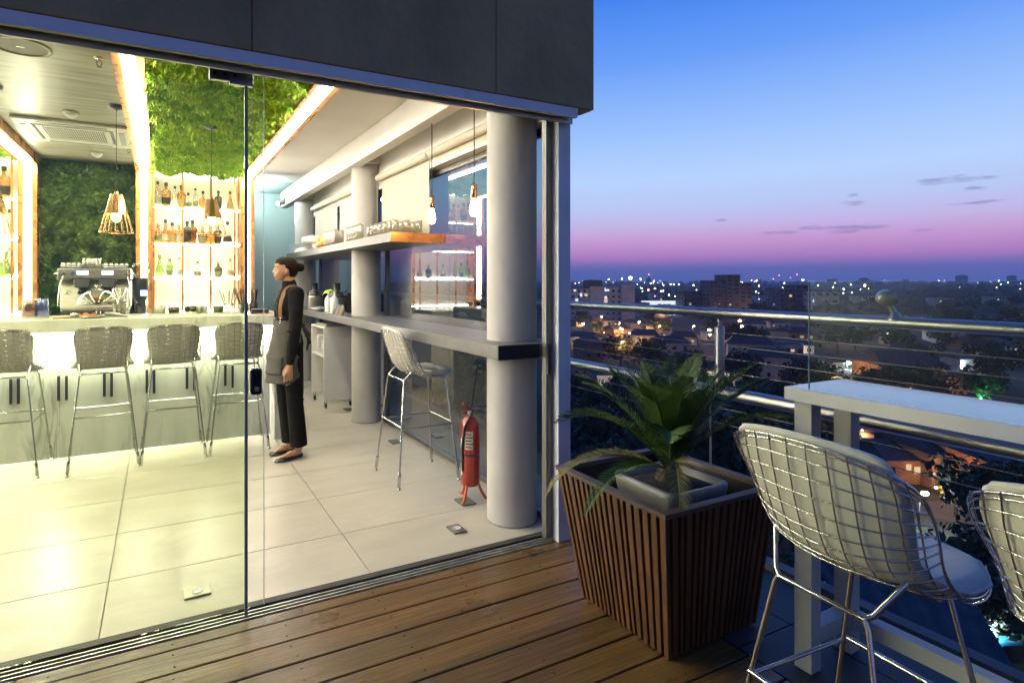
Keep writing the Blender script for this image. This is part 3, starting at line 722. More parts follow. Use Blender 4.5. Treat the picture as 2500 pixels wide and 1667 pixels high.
h.data.transform(mm); f2.data.transform(mm)
rebase(sp, (px, py, 1.28))
# ================================================================ ceiling things
def Zc(u, v, z):
    d = FW + RT * ((u - CXP) / FPX); dd = (z - EYE) * FPX / (HOR - v); return Vector((d.x * dd, d.y * dd, z))
WZ = 2.83
m_spk = pm('speaker_grille', (.17, .17, .15), .6, bump=.4, bscale=300)
t = thing('ceiling_speaker', 'round flush ceiling speaker with grey grille at the top left', 'speaker', loc=(-.73, 4.13, WZ))
b = B(); b.lathe([(.155, 0), (.158, -.008), (.138, -.010), (.136, -.003)], n=48); part('trim_ring', b, pm('painted_trim', (.32, .31, .26), .5), t)
b = B(); b.lathe([(.0001, -.004), (.1355, -.0035)], n=48); part('grille', b, m_spk, t)
b = B(); b.box(-.02, -.004, -.0075, .02, .004, -.0045); part('badge', b, m_steel, t)
t = thing('air_conditioner', 'white ceiling cassette air conditioner with a slatted square grille', 'air conditioner', loc=(-.68, 6.27, WZ))
H_ = .43
b = B()
b.box(-H_, -H_, -.03, H_, -.30, -.001); b.box(-H_, .30, -.03, H_, H_, -.001); b.box(-H_, -.2999, -.03, -.30, .2999, -.001); b.box(.30, -.2999, -.03, H_, .2999, -.001)
part('panel', b, m_white, t, bevel=.012, seg=3)
b = B(); b.box(-.2995, -.2995, -.020, .2995, .2995, -.001); part('recess', b, pm('ac_recess', (.12, .12, .10), .6), t)
b = B()
b.box(-.275, -.275, -.0345, .275, -.235, -.021); b.box(-.275, .235, -.0345, .275, .275, -.021); b.box(-.275, -.2349, -.0345, -.235, .2349, -.021); b.box(.235, -.2349, -.0345, .275, .2349, -.021)
for i in range(27): x = -.225 + i * .0173; b.box(x, -.2348, -.033, x + .007, .2348, -.0215)
part('grille', b, m_white, t)
for s_ in (-1, 1):
    b = B(); b.box(-.26, s_ * .365 - .022, -.0345, .26, s_ * .365 + .022, -.0305); part('louvre', b, pm('ac_louvre', (.3, .3, .27), .5), t)
    b = B(); b.box(s_ * .365 - .022, -.26, -.0345, s_ * .365 + .022, .26, -.0305); part('louvre', b, pm('ac_louvre', (.3, .3, .27), .5), t)
def smoke(p, lb):
    t = thing('smoke_detector', lb, 'smoke detector', 'smoke detectors on the wood ceiling', loc=p)
    b = B(); b.lathe([(.055, 0), (.056, -.014), (.05, -.022)], n=28); part('base', b, m_white, t)
    b = B(); b.lathe([(.042, -.0225), (.040, -.034), (.028, -.04), (.014, -.05), (.0001, -.052)], n=28); part('sensor_head', b, m_white, t)
smoke((-.646, 5.55, WZ), 'white smoke detector just in front of the air conditioner')
smoke((-.603, 7.20, WZ), 'white smoke detector behind the air conditioner, close to the green wall')
def sprk(p, lb):
    t = thing('sprinkler_head', lb, 'sprinkler', 'sprinkler heads', loc=p)
    b = B(); b.lathe([(.030, 0), (.030, -.004), (.012, -.01), (.009, -.02)], n=18); part('rose', b, m_chrome, t)
    b = B(); b.tube([(.008, 0, -.018), (.014, 0, -.028), (.012, 0, -.045), (.0, 0, -.055), (-.012, 0, -.045), (-.014, 0, -.028), (-.008, 0, -.018)], .0028, 6); b.lathe([(.0001, -.056), (.014, -.057), (.014, -.059), (.0001, -.059)], n=14); part('deflector', b, m_alud, t)
sprk((-.333, 4.13, WZ), 'small chrome sprinkler head in the wood ceiling near the front')
sprk((-.285, 6.75, WZ), 'small chrome sprinkler head at the rear corner of the air conditioner')
# pendants
m_cord = pm('black_cord', (.015, .014, .013), .6)
m_cop = pm('polished_copper', (.80, .42, .22), .16, metal=1, var=.06)
def cage_pendant(x, y, zc_, ztop, label):
    t = thing('cage_pendant_lamp', label, 'pendant lamp', 'copper cage pendants over the bar', loc=(x, y, ztop))
    b = B(); b.lathe([(.055, zc_ - ztop), (.055, zc_ - ztop - .022), (.02, zc_ - ztop - .03), (.004, zc_ - ztop - .04)], n=24); part('canopy', b, m_dark, t)
    b = B(); b.tube([(0, 0, zc_ - ztop - .035), (0, 0, .02)], .0028, 6); part('cord', b, m_cord, t)
    hh = .30; sh = B(); k = 10
    prof = [(.040, .0), (.078, -.155)]
    sh.lathe([(.010, .022), (.014, .0), (.042, -.002), (.082, -.160), (.0805, -.160), (.040, -.006)], n=k, smooth=False); part('lamp_shade', sh, m_cop, t)
    cg = B()
    for i in range(16):
        g = 2 * pi * i / 16; c, s_ = math.cos(g), math.sin(g); cg.tube([(.081 * c, .081 * s_, -.160), (.118 * c, .118 * s_, -hh)], .0018, 5)
    cg.tube([(.118 * math.cos(2 * pi * i / 32), .118 * math.sin(2 * pi * i / 32), -hh) for i in range(32)], .0028, 5, closed=True); part('cage', cg, m_cop, t)
    so = B(); so.lathe([(.017, -.05), (.019, -.09), (.0001, -.09)], n=14); part('socket', so, m_cop, t)
    bl = B(); bl.lathe([(.014, -.092), (.018, -.11), (.030, -.15), (.033, -.175), (.028, -.20), (.012, -.215), (.0001, -.218)], n=18); part('bulb', bl, m_bulb, t)
    return t
cage_pendant(-.305, 5.20, 2.83, 2.135, 'copper cage pendant hanging in front of the dark green wall')
cage_pendant(.390, 5.20, 2.76, 2.140, 'copper cage pendant hanging in front of the bottle shelves')
cage_pendant(-1.045, 5.05, 2.83, 2.09, 'copper cage pendant mostly outside the left edge of the picture')
def bare(x, y, zt, zb, label):
    t = thing('bare_bulb_pendant', label, 'pendant lamp', 'bare bulb pendants by the window ledge', loc=(x, y, zb))
    b = B(); b.tube([(0, 0, zt - zb), (.002, .001, (zt - zb) * .5), (0, 0, .20)], .0036, 6); part('cord', b, m_cord, t)
    b = B(); b.lathe([(.006, .215), (.020, .205), (.0215, .12), (.017, .115)], n=20); part('socket', b, m_cop, t)
    b = B(); b.lathe([(.014, .114), (.018, .095), (.027, .06), (.029, .035), (.022, .01), (.0001, 0)], n=18); part('bulb', b, m_bulb, t)
bare(1.80, 3.84, 2.86, 1.875, 'bare bulb pendant with copper socket at the end of the upper shelf')
bare(1.80, 3.20, 2.86, 1.865, 'bare bulb pendant with copper socket close to the front column')
# security camera
t = thing('security_camera', 'small white security camera fixed to the far end of the beam', 'camera', loc=(1.66, 9.0, 2.70))
b = B(); b.lathe([(.03, .0), (.028, -.02), (.01, -.03)], (.03, 0, .03), 16); b.tube([(.03, 0, .01), (.0, -.01, -.03)], .008, 8); part('bracket', b, m_white, t)
b = B(); b.tube([(.06, .03, -.02), (-.02, -.03, -.05), (-.06, -.06, -.07)], [.035, .035, .038], 14); part('housing', b, m_white, t)

# ================================================================ espresso machine and bar things
CZ = 1.06
def Xm(u): return -.93 + (u - 137) * .00364
def Zm(v): return 1.45 + (687 - v) * .00420
m_stb = pm('warm_stainless', (.36, .34, .29), .3, metal=.9, var=.15, scale=4, stretch=(1, 1, 10), rvar=.08)
e = thing('espresso_machine', 'two group stainless espresso machine with lit blue buttons and cups stacked on top', 'coffee machine')
x0, x1 = -.92, -.275; yf = 6.98
b = B(); b.frus([(x0 + .01, yf + .02, 1.17), (x1 - .01, yf + .02, 1.17), (x1 - .01, 7.5, 1.17), (x0 + .01, 7.5, 1.17)], [(x0 + .01, yf + .10, 1.46), (x1 - .01, yf + .10, 1.46), (x1 - .01, 7.5, 1.46), (x0 + .01, 7.5, 1.46)])
b.box(x0 + .02, yf + .0, 1.14, x1 - .02, 7.5, 1.169)
part('body', b, m_stb, e, bevel=.006)
b = B(); b.box(x0, yf - .05, 1.475, x1, 7.5, 1.585); part('top_panel', b, m_stb, e, bevel=.012, seg=3)
b = B(); b.box(x0 + .01, yf - .03, 1.587, x1 - .01, 7.46, 1.595); b.box(x0 + .02, yf - .04, 1.610, x1 - .02, yf - .034, 1.616); b.box(x0 + .02, yf - .04, 1.587, x0 + .026, yf - .034, 1.6099); b.box(x1 - .026, yf - .04, 1.587, x1 - .02, yf - .034, 1.6099); part('cup_rail', b, m_chrome, e)
b = B(); b.box(x0 + .04, yf - .10, 1.085, x1 - .03, 7.46, 1.138); part('drip_tray', b, m_dark, e, bevel=.006)
b = B()
for sx in (x0 + .09, x1 - .09):
    for sy in (yf + .02, 7.4): b.lathe([(.022, CZ + .001), (.018, 1.084)], (sx, sy, 0), 12)
part('feet', b, m_dark, e)
m_blue = em('blue_button_light', (.30, .36, 1.0), 7); m_bluew = em('white_button_light', (.8, .85, 1.0), 12)
for xc in (-.735 + .03, -.735 + .03 + .22):
    b = B(); b.box(xc - .052, yf - .054, 1.518, xc + .052, yf - .0505, 1.56); bp_ = part('button_panel', b, m_blue, e)
    b = B()
    for k in range(5): b.lathe([(.0001, -.002), (.008, -.002), (.008, .001)], (xc - .036 + k * .018, yf - .0555, 1.543), 10, 'Y')
    part('button', b, m_bluew, bp_)
    b = B(); b.frus([(xc - .06, yf - .11, 1.385), (xc + .06, yf - .11, 1.385), (xc + .06, yf + .05, 1.385), (xc - .06, yf + .05, 1.385)], [(xc - .078, yf - .09, 1.474), (xc + .078, yf - .09, 1.474), (xc + .078, yf + .05, 1.474), (xc - .078, yf + .05, 1.474)]); part('group_head', b, m_dark, e, bevel=.01)
    b = B(); b.tube([(xc, yf - .07, 1.36), (xc, yf - .12, 1.355), (xc - .01, yf - .23, 1.335)], [.014, .013, .017], 12); b.lathe([(.034, 1.384), (.034, 1.35), (.028, 1.34), (.008, 1.325)], (xc, yf - .04, 0), 18); part('portafilter', b, m_black, e)
for sx, dx in ((x0 + .05, -1), (x1 - .03, 1)):
    b = B(); b.lathe([(.022, -.03), (.024, 0), (.02, .004)], (sx, yf - .055, 1.53), 16, 'Y'); b.tube([(sx, yf - .08, 1.53), (sx + dx * .05, yf - .09, 1.527), (sx + dx * .075, yf - .09, 1.525)], [.012, .010, .006], 10); part('steam_knob', b, m_chrome, e)
    b = B(); b.tube([(sx, yf - .06, 1.50), (sx + dx * .02, yf - .11, 1.42), (sx + dx * .03, yf - .14, 1.28), (sx + dx * .03, yf - .15, 1.20)], .006, 8); part('steam_wand', b, m_chrome, e)
b = B(); b.lathe([(.02, -.02), (.02, 0)], (x0 + .13, yf - .053, 1.53), 16, 'Y'); part('pressure_gauge', b, m_chrome, e)
bb_ = B(); bb_.tube([(x0 + .085 + .022 * math.cos(g), yf + .045, 1.335 + .014 * math.sin(g)) for g in [2 * pi * i / 14 for i in range(14)]], .0022, 5, closed=True); part('oval_emblem', bb_, m_chrome, e)
rebase(e, ((x0 + x1) / 2, 7.25, CZ))
def cup(x, y, z, r, h, label, group):
    t = thing('coffee_cup', label, 'cup', group, loc=(x, y, z)); b = B(); b.lathe([(r * .98, 0), (r, .004), (r * .9, h * .6), (r * .55, h), (.0001, h)], n=20); part('bowl', b, m_porc, t)
    b = B(); b.tube([(r * .85, 0, h * .25), (r * 1.35, 0, h * .3), (r * 1.4, 0, h * .6), (r * .75, 0, h * .75)], .004, 6); part('handle', b, m_porc, t); return t
c0 = None; kx = 0
for i in range(13):
    x = x0 + .04 + i * .047
    if c0 is None: c0 = cup(x, yf + .02, 1.5955, .0225, .045, 'upturned white coffee cup in the row on top of the espresso machine', 'cups on the espresso machine')
    elif not (.19 < x - x0 < .40): dup(c0, (x, yf + .02, 1.5955), random.uniform(0, 6))
m_gl = glass('glassware', (.985, .985, .97), 3.0, ior=1.5, dens=.03, dcol=(.9, .85, .75))
def tumbler(n, x, y, z, r, h, label, group, mat=None, wall=.0025, flare=1.0):
    b = B(); b.lathe([(.0001, .001), (r * .9, 0), (r * flare, h), (r * flare - wall, h), (r * .86, .008), (.0001, .009)], n=18)
    o = part(n, b, mat or m_gl); o.location = (x, y, z); return tag(o, label, 'glass', group)
gl0 = tumbler('glass_tumbler', x0 + .235, yf + .05, 1.5955, .03, .095, 'clear glass tumbler grouped on top of the espresso machine', 'tumblers on the espresso machine')
for dx, dy in ((.055, .01), (.105, -.005), (.03, .07), (.085, .075)):
    o = gl0.copy(); COL.objects.link(o); o.location = (x0 + .235 + dx, yf + .05 + dy, 1.5955)
# grinder
gx, gy = -.185, 7.06
g_ = thing('coffee_grinder', 'tall black coffee grinder with small blue lit display right of the espresso machine', 'grinder')
b = B(); b.lathe([(.075, CZ), (.075, CZ + .03), (.055, CZ + .05), (.055, CZ + .18), (.075, CZ + .24), (.08, CZ + .40), (.07, CZ + .43)], (gx, gy, 0), 24); part('body', b, m_dark, g_)
b = B(); b.lathe([(.045, CZ + .432), (.085, CZ + .50), (.088, CZ + .575), (.085, CZ + .58), (.0001, CZ + .585)], (gx, gy, 0), 24); part('hopper', b, glass('smoked_plastic', (.62, .62, .55), 1.5), g_)
b = B(); b.box(gx + .0, gy - .098, CZ + .235, gx + .065, gy - .072, CZ + .275 + .02); part('display', b, m_blue, g_, bevel=.003)
b = B(); b.box(gx + .008, gy - .1005, CZ + .262, gx + .057, gy - .0985, CZ + .28); part('digits', b, m_bluew, g_)
b = B(); b.tube([(gx - .02, gy - .06, CZ + .17), (gx - .02, gy - .12, CZ + .15)], [.02, .014], 12); part('spout', b, m_dark, g_)
rebase(g_, (gx, gy, CZ))
# things on the marble bar (z 1.145, y 5.5..6.1)
BZ = 1.146
def Xb(u, Y=5.8): return YX(u, Y)
def single_at(name, b, mat, label, cat, loc, group=None, rz=0, **k):
    o = part(name, b, mat, **k); o.location = loc; o.rotation_euler = (0, 0, rz); return tag(o, label, cat, group)
cxk = Xb(240); t = thing('cake_stand', 'glass cake stand with dome and knob holding pastries', 'cake stand', loc=(cxk, 5.80, BZ))
b = B(); b.lathe([(.0001, 0), (.06, .001), (.055, .008), (.018, .02), (.014, .07), (.03, .098), (.0001, .10)], n=26); part('foot', b, m_gl, t)
b = B(); b.lathe([(.0001, .101), (.165, .103), (.167, .108), (.0001, .108)], n=40); part('plate', b, glass('cake_plate', (.85, .84, .7), 1.5, dens=.25, dcol=(.6, .6, .5)), t)
b = B(); b.lathe([(.155, .109), (.150, .14), (.125, .185), (.085, .215), (.04, .228), (.014, .232), (.012, .245), (.026, .275), (.0001, .278)], n=40); part('dome', b, glass('dome_glass', (.93, .94, .9), 2.4), t)
tt = thing('pastry', 'brown iced cake slice under the left of the glass dome', 'pastry', loc=(cxk - .005, 5.79, BZ + .109))
b = B(); b.ell((0, 0, .028), (.055, .05, .028), 16, 8); part('cake', b, pm('chocolate_cake', (.13, .055, .02), .7, bump=.6, bscale=50), tt)
b = B()
for k in range(7): a = k * .9; b.cap((.02 * math.cos(a), .02 * math.sin(a), .05), .009, (.03 * math.cos(a), .03 * math.sin(a), .075), .003, 6)
part('topping', b, pm('caramel_decor', (.6, .25, .07), .5), tt)
tt = thing('pastry', 'pale round bread roll under the right of the glass dome', 'pastry', loc=(cxk + .09, 5.80, BZ + .109)); b = B(); b.ell((0, 0, .02), (.035, .035, .02), 14, 8); part('roll', b, pm('pale_pastry', (.5, .38, .2), .7, bump=.5), tt)
single_at('table_knife_board', B().box(-.06, -.03, 0, .06, .03, .012), pm('orange_board', (.60, .22, .04), .5), 'small orange wooden board lying on the bar left of the cake stand', 'board', (Xb(151, 5.65), 5.65, BZ), rz=.1, bevel=.004)
b = B(); b.ell((0, 0, .012), (.035, .03, .024), 16, 8); single_at('metal_tea_strainer', b, m_steel, 'domed metal strainer on the bar beside the orange board', 'strainer', (Xb(182, 5.66), 5.66, BZ + .01))
b = B(); random.seed(2); b.grid(lambda a, c: ((a - .5) * .14, (c - .5) * .09, .012 + .028 * abs(math.sin(a * 7 + c * 3)) * (1 - abs(2 * c - 1) ** 2)), 18, 10); single_at('orange_cloth', b, pm('orange_cloth', (.55, .20, .06), .9), 'crumpled orange cloth left of the cake stand foot', 'cloth', (Xb(212, 5.72), 5.72, BZ))
b = B(); b.lathe([(.0001, .001), (.07, .002), (.10, .012), (.102, .014), (.07, .006), (.0001, .005)], n=28); single_at('shallow_dish', b, m_porc, 'shallow white dish in front of the cake stand', 'dish', (Xb(228, 5.62), 5.60, BZ))
b = B(); b.tube([(-.08, 0, .03), (-.02, 0, .026), (.09, 0, .006)], [.018, .02, .006], 10); single_at('ice_scoop', b, m_steelh, 'grey metal ice scoop lying on the bar right of the cake stand', 'scoop', (Xb(282, 5.62), 5.62, BZ + .0), rz=-.1)
t = thing('water_pitcher', 'tall glass beaker with ice and cutlery right of the cake stand', 'beaker', loc=(Xb(291), 5.92, BZ)); b = B(); b.lathe([(.0001, .001), (.055, 0), (.062, .24), (.059, .24), (.052, .01), (.0001, .011)], n=26); part('glass_body', b, m_gl, t)
b = B(); random.seed(4)
for k in range(14): b.box(*[c for c in (lambda x, y, z: (x - .012, y - .012, z - .012, x + .012, y + .012, z + .012))(random.uniform(-.03, .03), random.uniform(-.03, .03), .03 + k * .007)], rot=k)
part('ice', b, glass('ice', (.9, .92, .9), 1.6, dens=.3, dcol=(.8, .8, .75)), t)
t = thing('canister', 'chrome cylinder canister coloured with an orange reflection on the bar behind the left light frame', 'canister', loc=(Xb(72, 5.9), 5.9, BZ)); b = B(); b.lathe([(.05, 0), (.052, .004), (.052, .14), (.048, .146), (.0001, .148)], n=28); part('body', b, pm('chrome_orange_reflection', (.5, .30, .22), .15, metal=.9), t); b = B(); b.lathe([(.06, -.0005), (.062, .012), (.053, .012)], n=28); part('base', b, m_steelh, t)  # orange reflection is put into the chrome colour
t = thing('canister', 'chrome cylinder canister coloured with blue light left of the espresso machine', 'canister', loc=(Xb(101, 5.9), 5.92, BZ)); b = B(); b.lathe([(.048, 0), (.05, .004), (.05, .148), (.046, .154), (.0001, .156)], n=28); part('body', b, pm('chrome_blue_reflection', (.22, .26, .48), .15, metal=.9), t); b = B(); b.lathe([(.058, -.0005), (.06, .012), (.051, .012)], n=28); part('base', b, m_steelh, t)  # blue light on the chrome is put into its colour
def strawpot(x, y, lb, mat, seed, h=.10, r=.038, n=14):
    t = thing('straw_holder', lb, 'straw holder', 'straw holders on the bar', loc=(x, y, BZ)); random.seed(seed)
    b = B(); b.lathe([(.0001, .001), (r, 0), (r, h), (r - .003, h), (r - .003, .006), (.0001, .007)], n=20); part('pot', b, mat, t)
    b = B()
    for k in range(n):
        a = random.uniform(0, 6.28); d = Vector((math.cos(a) * random.uniform(.1, .45), math.sin(a) * .25, 1)).normalized(); b.tube([Vector((math.cos(a) * .012, math.sin(a) * .012, .01)), Vector((math.cos(a) * .012, math.sin(a) * .012, .01)) + d * random.uniform(.19, .24)], .003, 5)
    part('straws', b, m_black, t)
strawpot(Xb(559, 5.75), 5.75, 'clear pot with a few dark straws at the right end of the bottle shelves', m_gl, 3, n=7)
strawpot(Xb(596, 5.75), 5.75, 'glass pot full of black straws by the edge of the glass door', glass('pot_glass', (.5, .55, .5), 1.5), 6)
strawpot(Xb(619, 5.8), 5.8, 'black pot of straws just right of the glass door edge', m_dark, 9)
b = B(); b.box(-.05, -.04, 0, .05, .04, .05); single_at('black_napkin_box', b, m_dark, 'black napkin box on the bar right of the door edge strip', 'box', (Xb(628, 5.6), 5.62, BZ), bevel=.012)
b = B(); b.box(-.04, -.04, 0, .04, .04, .045); single_at('black_napkin_box', b, m_dark, 'second black box on the bar closer to the waitress', 'box', (Xb(646, 5.6), 5.63, BZ), bevel=.012)
b = B(); b.tube([(-.09, 0, .004), (-.03, .02, .006), (.03, -.01, .01), (.10, .01, .004)], .0035, 6); single_at('red_cable', b, pm('red_cable', (.35, .03, .02), .5), 'thin red cable lying on the bar near the black boxes', 'cable', (Xb(640, 5.5), 5.53, BZ))
# jars along the bar back edge
m_jar = glass('jar_glass', (.85, .86, .75), 1.6)
m_cer = pm('cream_ceramic', (.55, .53, .42), .35)
jars = [(394, 'square cream jar filled with tea bags below the left end of the bottle shelves', m_cer, .038, .075, 'dark_tea', (.02, .02, .015)), (425, 'shallow glass tray of dark chocolates below the bottle shelves', m_jar, .055, .06, 'chocolate', (.10, .055, .04)),
        (457, 'slim glass jar with brown nuts', m_jar, .026, .07, 'nuts', (.10, .06, .03)), (472, 'glass jar of dark coffee beans with a clear lid', m_jar, .03, .07, 'beans', (.03, .022, .012)), (487, 'straight cream jar with olive lid', m_cer, .031, .075, 'lid', (.12, .12, .05)),
        (501, 'small pale honey coloured jar', m_cer, .022, .06, 'honey', (.5, .38, .15)), (533, 'wide dark olive bowl at the right of the bottle shelves', pm('olive_bowl', (.07, .085, .035), .4), .048, .06, 'olives', (.05, .06, .02))]
for u_, lb, mt, r_, h_, fn_, fc_ in jars:
    t = thing('storage_jar', lb, 'jar', 'jars on the bar', loc=(Xb(u_, 6.05), 6.05, BZ)); b = B(); b.lathe([(.0001, .001), (r_, 0), (r_ * 1.04, h_), (r_ * .96, h_), (r_ * .92, .006), (.0001, .007)], n=22); part('body', b, mt, t)
    b = B(); b.lathe([(.0001, .010), (r_ * .88, .010), (r_ * .88, h_ * .8), (.0001, h_ * 1.08)], n=18); part('filling', b, pm(fn_, fc_, .7, bump=.5), t)
b = B(); b.box(-.05, -.004, 0, .05, .004, .06)
single_at('menu_card', b, pm('cream_card', (.5, .48, .36), .7), 'small cream card standing behind the tea jar', 'card', (Xb(390, 6.11), 6.11, BZ)); b = B(); b.box(-.045, -.004, 0, .045, .004, .055); single_at('menu_card', b, pm('cream_card2', (.45, .44, .33), .7), 'small cream card standing behind the chocolate tray', 'card', (Xb(424, 6.11), 6.11, BZ))

# ================================================================ bottles
def gcol(name, t_, d, dc): return glass(name, t_, 1.6, dens=d, dcol=dc)
BM = {'amber': gcol('amber_glass', (.95, .55, .20), .25, (.75, .32, .08)), 'clear': gcol('clear_bottle', (.96, .96, .93), .04, (.7, .7, .65)), 'green': gcol('green_glass', (.72, .90, .45), .2, (.40, .55, .2)), 'dark': gcol('dark_glass', (.34, .33, .20), .4, (.13, .12, .07)), 'honey': gcol('honey_glass', (.88, .62, .32), .3, (.62, .42, .20)), 'brown': gcol('brown_glass', (.65, .36, .14), .35, (.3, .14, .05))}
LM = {'cream': pm('cream_label', (.55, .52, .42), .7), 'black': pm('black_label', (.03, .03, .025), .6), 'olive': pm('olive_label', (.25, .27, .16), .7), 'tan': pm('tan_label', (.42, .30, .16), .7)}
PR = {'tall': [(.0001, 0), (.036, .001), (.037, .01), (.037, .17), (.030, .20), (.014, .225), (.013, .28), (.015, .285), (.0001, .286)],
      'round': [(.0001, 0), (.030, .001), (.045, .03), (.05, .07), (.045, .11), (.025, .14), (.013, .155), (.012, .20), (.014, .205), (.0001, .206)],
      'squat': [(.0001, 0), (.040, .001), (.046, .02), (.050, .10), (.046, .125), (.016, .145), (.013, .19), (.015, .195), (.0001, .196)],
      'cone': [(.0001, 0), (.048, .001), (.050, .02), (.040, .08), (.022, .14), (.013, .18), (.012, .23), (.014, .235), (.0001, .236)],
      'flask': [(.0001, 0), (.032, .001), (.036, .02), (.044, .12), (.046, .145), (.034, .165), (.014, .175), (.012, .215), (.014, .22), (.0001, .221)]}
proto = {}
def bottle(x, y, z, shape, gc, lc, capc, label, sc=1.0):
    key = (shape, gc, lc, capc)
    if key not in proto:
        t = thing('bottle', label, 'bottle', 'bottles on the lit shelves'); P_ = PR[shape]; top = P_[-1][1]
        b = B(); b.lathe(P_, n=20); part('glass_body', b, BM[gc], t)
        rr = max(p[0] for p in P_); zz = top
        b = B(); b.lathe([(.0155, top - .018), (.0165, top - .012), (.0165, top + .016), (.0001, top + .018)], n=14); part('cap', b, {'k': m_black, 'g': pm('gold_cap', (.5, .32, .1), .3, metal=.8), 'w': m_white, 'o': LM['olive']}[capc], t)
        if lc:
            lo, hi = top * .12, top * .40; b = B(); R_ = []
            for i in range(7):
                zq = lo + (hi - lo) * i / 6; rq = 0
                for (ra, za), (rb, zb_) in zip(P_[:-1], P_[1:]):
                    if za <= zq <= zb_ and zb_ > za: rq = ra + (rb - ra) * (zq - za) / (zb_ - za)
                R_.append((rq + .0006, zq))
            b.lathe(R_, n=20); part('paper_label', b, LM[lc], t)
        proto[key] = t; t.location = (x, y, z); t.scale = (sc, sc, sc); return t
    return dup(proto[key], (x, y, z), random.uniform(-.5, .5), label, 'bottles on the lit shelves', sc)
Y_ = 7.69
ords = ['first', 'second', 'third', 'fourth', 'fifth', 'sixth', 'seventh', 'eighth', 'ninth', 'tenth']
rows = {('top', 2.3455): [(385, 'tall', 'clear', 'cream', 'k', 1.0), (405.5, 'flask', 'honey', 'black', 'k', 1.25), (427, 'tall', 'clear', None, 'k', .85), (443, 'flask', 'honey', 'tan', 'k', 1.15), (459.5, 'round', 'clear', 'olive', 'k', .85), (477, 'tall', 'clear', 'tan', 'k', .82), (495.5, 'round', 'honey', None, 'k', 1.0), (533, 'flask', 'dark', 'black', 'k', 1.0), (562, 'cone', 'honey', 'tan', 'k', .95)],
        ('middle', 1.9135): [(386.5, 'squat', 'honey', 'olive', 'g', 1.05), (404, 'cone', 'amber', 'cream', 'k', 1.12), (420.5, 'squat', 'amber', 'tan', 'k', 1.18), (437, 'squat', 'honey', 'cream', 'g', 1.1), (457, 'flask', 'dark', 'black', 'k', 1.15), (470, 'flask', 'brown', None, 'k', 1.2), (494, 'squat', 'brown', 'olive', 'g', 1.05), (514, 'squat', 'amber', None, 'g', 1.1), (532, 'flask', 'dark', 'black', 'g', 1.05), (555.5, 'cone', 'clear', 'black', 'k', 1.15)],
        ('lower', 1.4975): [(390, 'cone', 'green', None, 'o', 1.08), (414, 'flask', 'green', 'olive', 'o', .97), (438, 'tall', 'clear', 'cream', 'o', .82), (459, 'tall', 'clear', None, 'w', .8), (482.5, 'round', 'clear', 'tan', 'o', .92), (504, 'cone', 'clear', None, 'w', .8), (533, 'squat', 'dark', 'olive', 'g', .97), (562.5, 'cone', 'clear', 'tan', 'g', .95)]}
cn = {'tall': 'straight', 'round': 'round bellied', 'squat': 'square shouldered', 'cone': 'cone shaped', 'flask': 'broad shouldered'}
random.seed(31)
for (rn, z), L_ in rows.items():
    for i, (u_, sh, gc, lc, cc, sc) in enumerate(L_):
        bottle(YX(u_, Y_), Y_, z, sh, gc, lc, cc, '%s %s bottle, %s from the left on the %s lit shelf under the moss' % (cn[sh], gc, ords[i], rn), sc)
bottle(YX(10, Y_), Y_, 2.3455, 'flask', 'honey', 'black', 'k', 'broad amber bottle alone on the top shelf at the left edge of the picture', 1.45)
bottle(YX(24, Y_), Y_, 1.9135, 'tall', 'clear', None, 'k', 'clear bottle with dark cap on the middle shelf at the left edge', 1.05)
bottle(YX(16, Y_), Y_ - .03, 1.4975, 'cone', 'green', None, 'o', 'green cone bottle on the lower shelf at the left edge', 1.1)
bottle(YX(23.5, Y_), Y_, 1.4975, 'tall', 'clear', 'tan', 'g', 'clear bottle with tan label right beside the green one at the left edge', 1.1)
bottle(YX(3, Y_), Y_, 1.4975, 'round', 'green', None, 'o', 'round olive green bottle cut by the left edge of the picture', .7)
# ================================================================ glasses on the upper shelf
SZ = 1.8385
def row(proto_o, pts):
    for p in pts:
        o = proto_o.copy(); COL.objects.link(o); o.location = p
m_row = glass('row_glassware', (.96, .95, .90), 3.0, ior=1.5, dens=.16, dcol=(.95, .86, .70))
ga = tumbler('glass_tumbler', 1.70, 4.32, SZ, .026, .115, 'tall clear tumbler in the dense rows on the near end of the upper shelf', 'tumblers on the near end of the upper shelf', m_row, wall=.002, flare=1.1)
row(ga, [(1.70 + c * .105, 4.32 + r_ * .105, SZ) for r_ in range(7) for c in range(3) if (r_ or c)])
m_glg = glass('gold_rim_glass', (.95, .80, .55), 2.0, dens=.12, dcol=(.8, .5, .2))
gb = tumbler('tall_glass', 1.675, 5.12, SZ, .024, .15, 'tall straight glass in the row beside the middle column on the upper shelf', 'tall glasses beside the middle column', m_row, wall=.002)
row(gb, [(1.675, 5.12 + i * .085, SZ) for i in range(1, 6)])
gc_ = tumbler('highball_glass', 1.675, 6.0, SZ, .027, .17, 'straight highball glass beyond the middle column on the upper shelf', 'highball glasses beyond the column', m_row)
row(gc_, [(1.675, 6.0 + i * .085, SZ) for i in range(1, 5)] + [(1.755, 6.04 + i * .085, SZ) for i in range(4)])
m_cmug = pm('copper_mug', (.75, .38, .12), .22, metal=.9, var=.1)
def mug(x, y, h, r_, lb):
    t = thing('copper_mug', lb, 'mug', 'copper mugs on the upper shelf', loc=(x, y, SZ)); b = B(); b.lathe([(.0001, .001), (r_, 0), (r_ * 1.03, h), (r_ * .97, h), (r_ * .95, .006), (.0001, .007)], n=22); part('body', b, m_cmug, t)
    b = B(); b.tube([(-r_, 0, h * .8), (-r_ * 1.6, 0, h * .75), (-r_ * 1.7, 0, h * .4), (-r_, 0, h * .2)], .004, 6); part('handle', b, m_cmug, t)
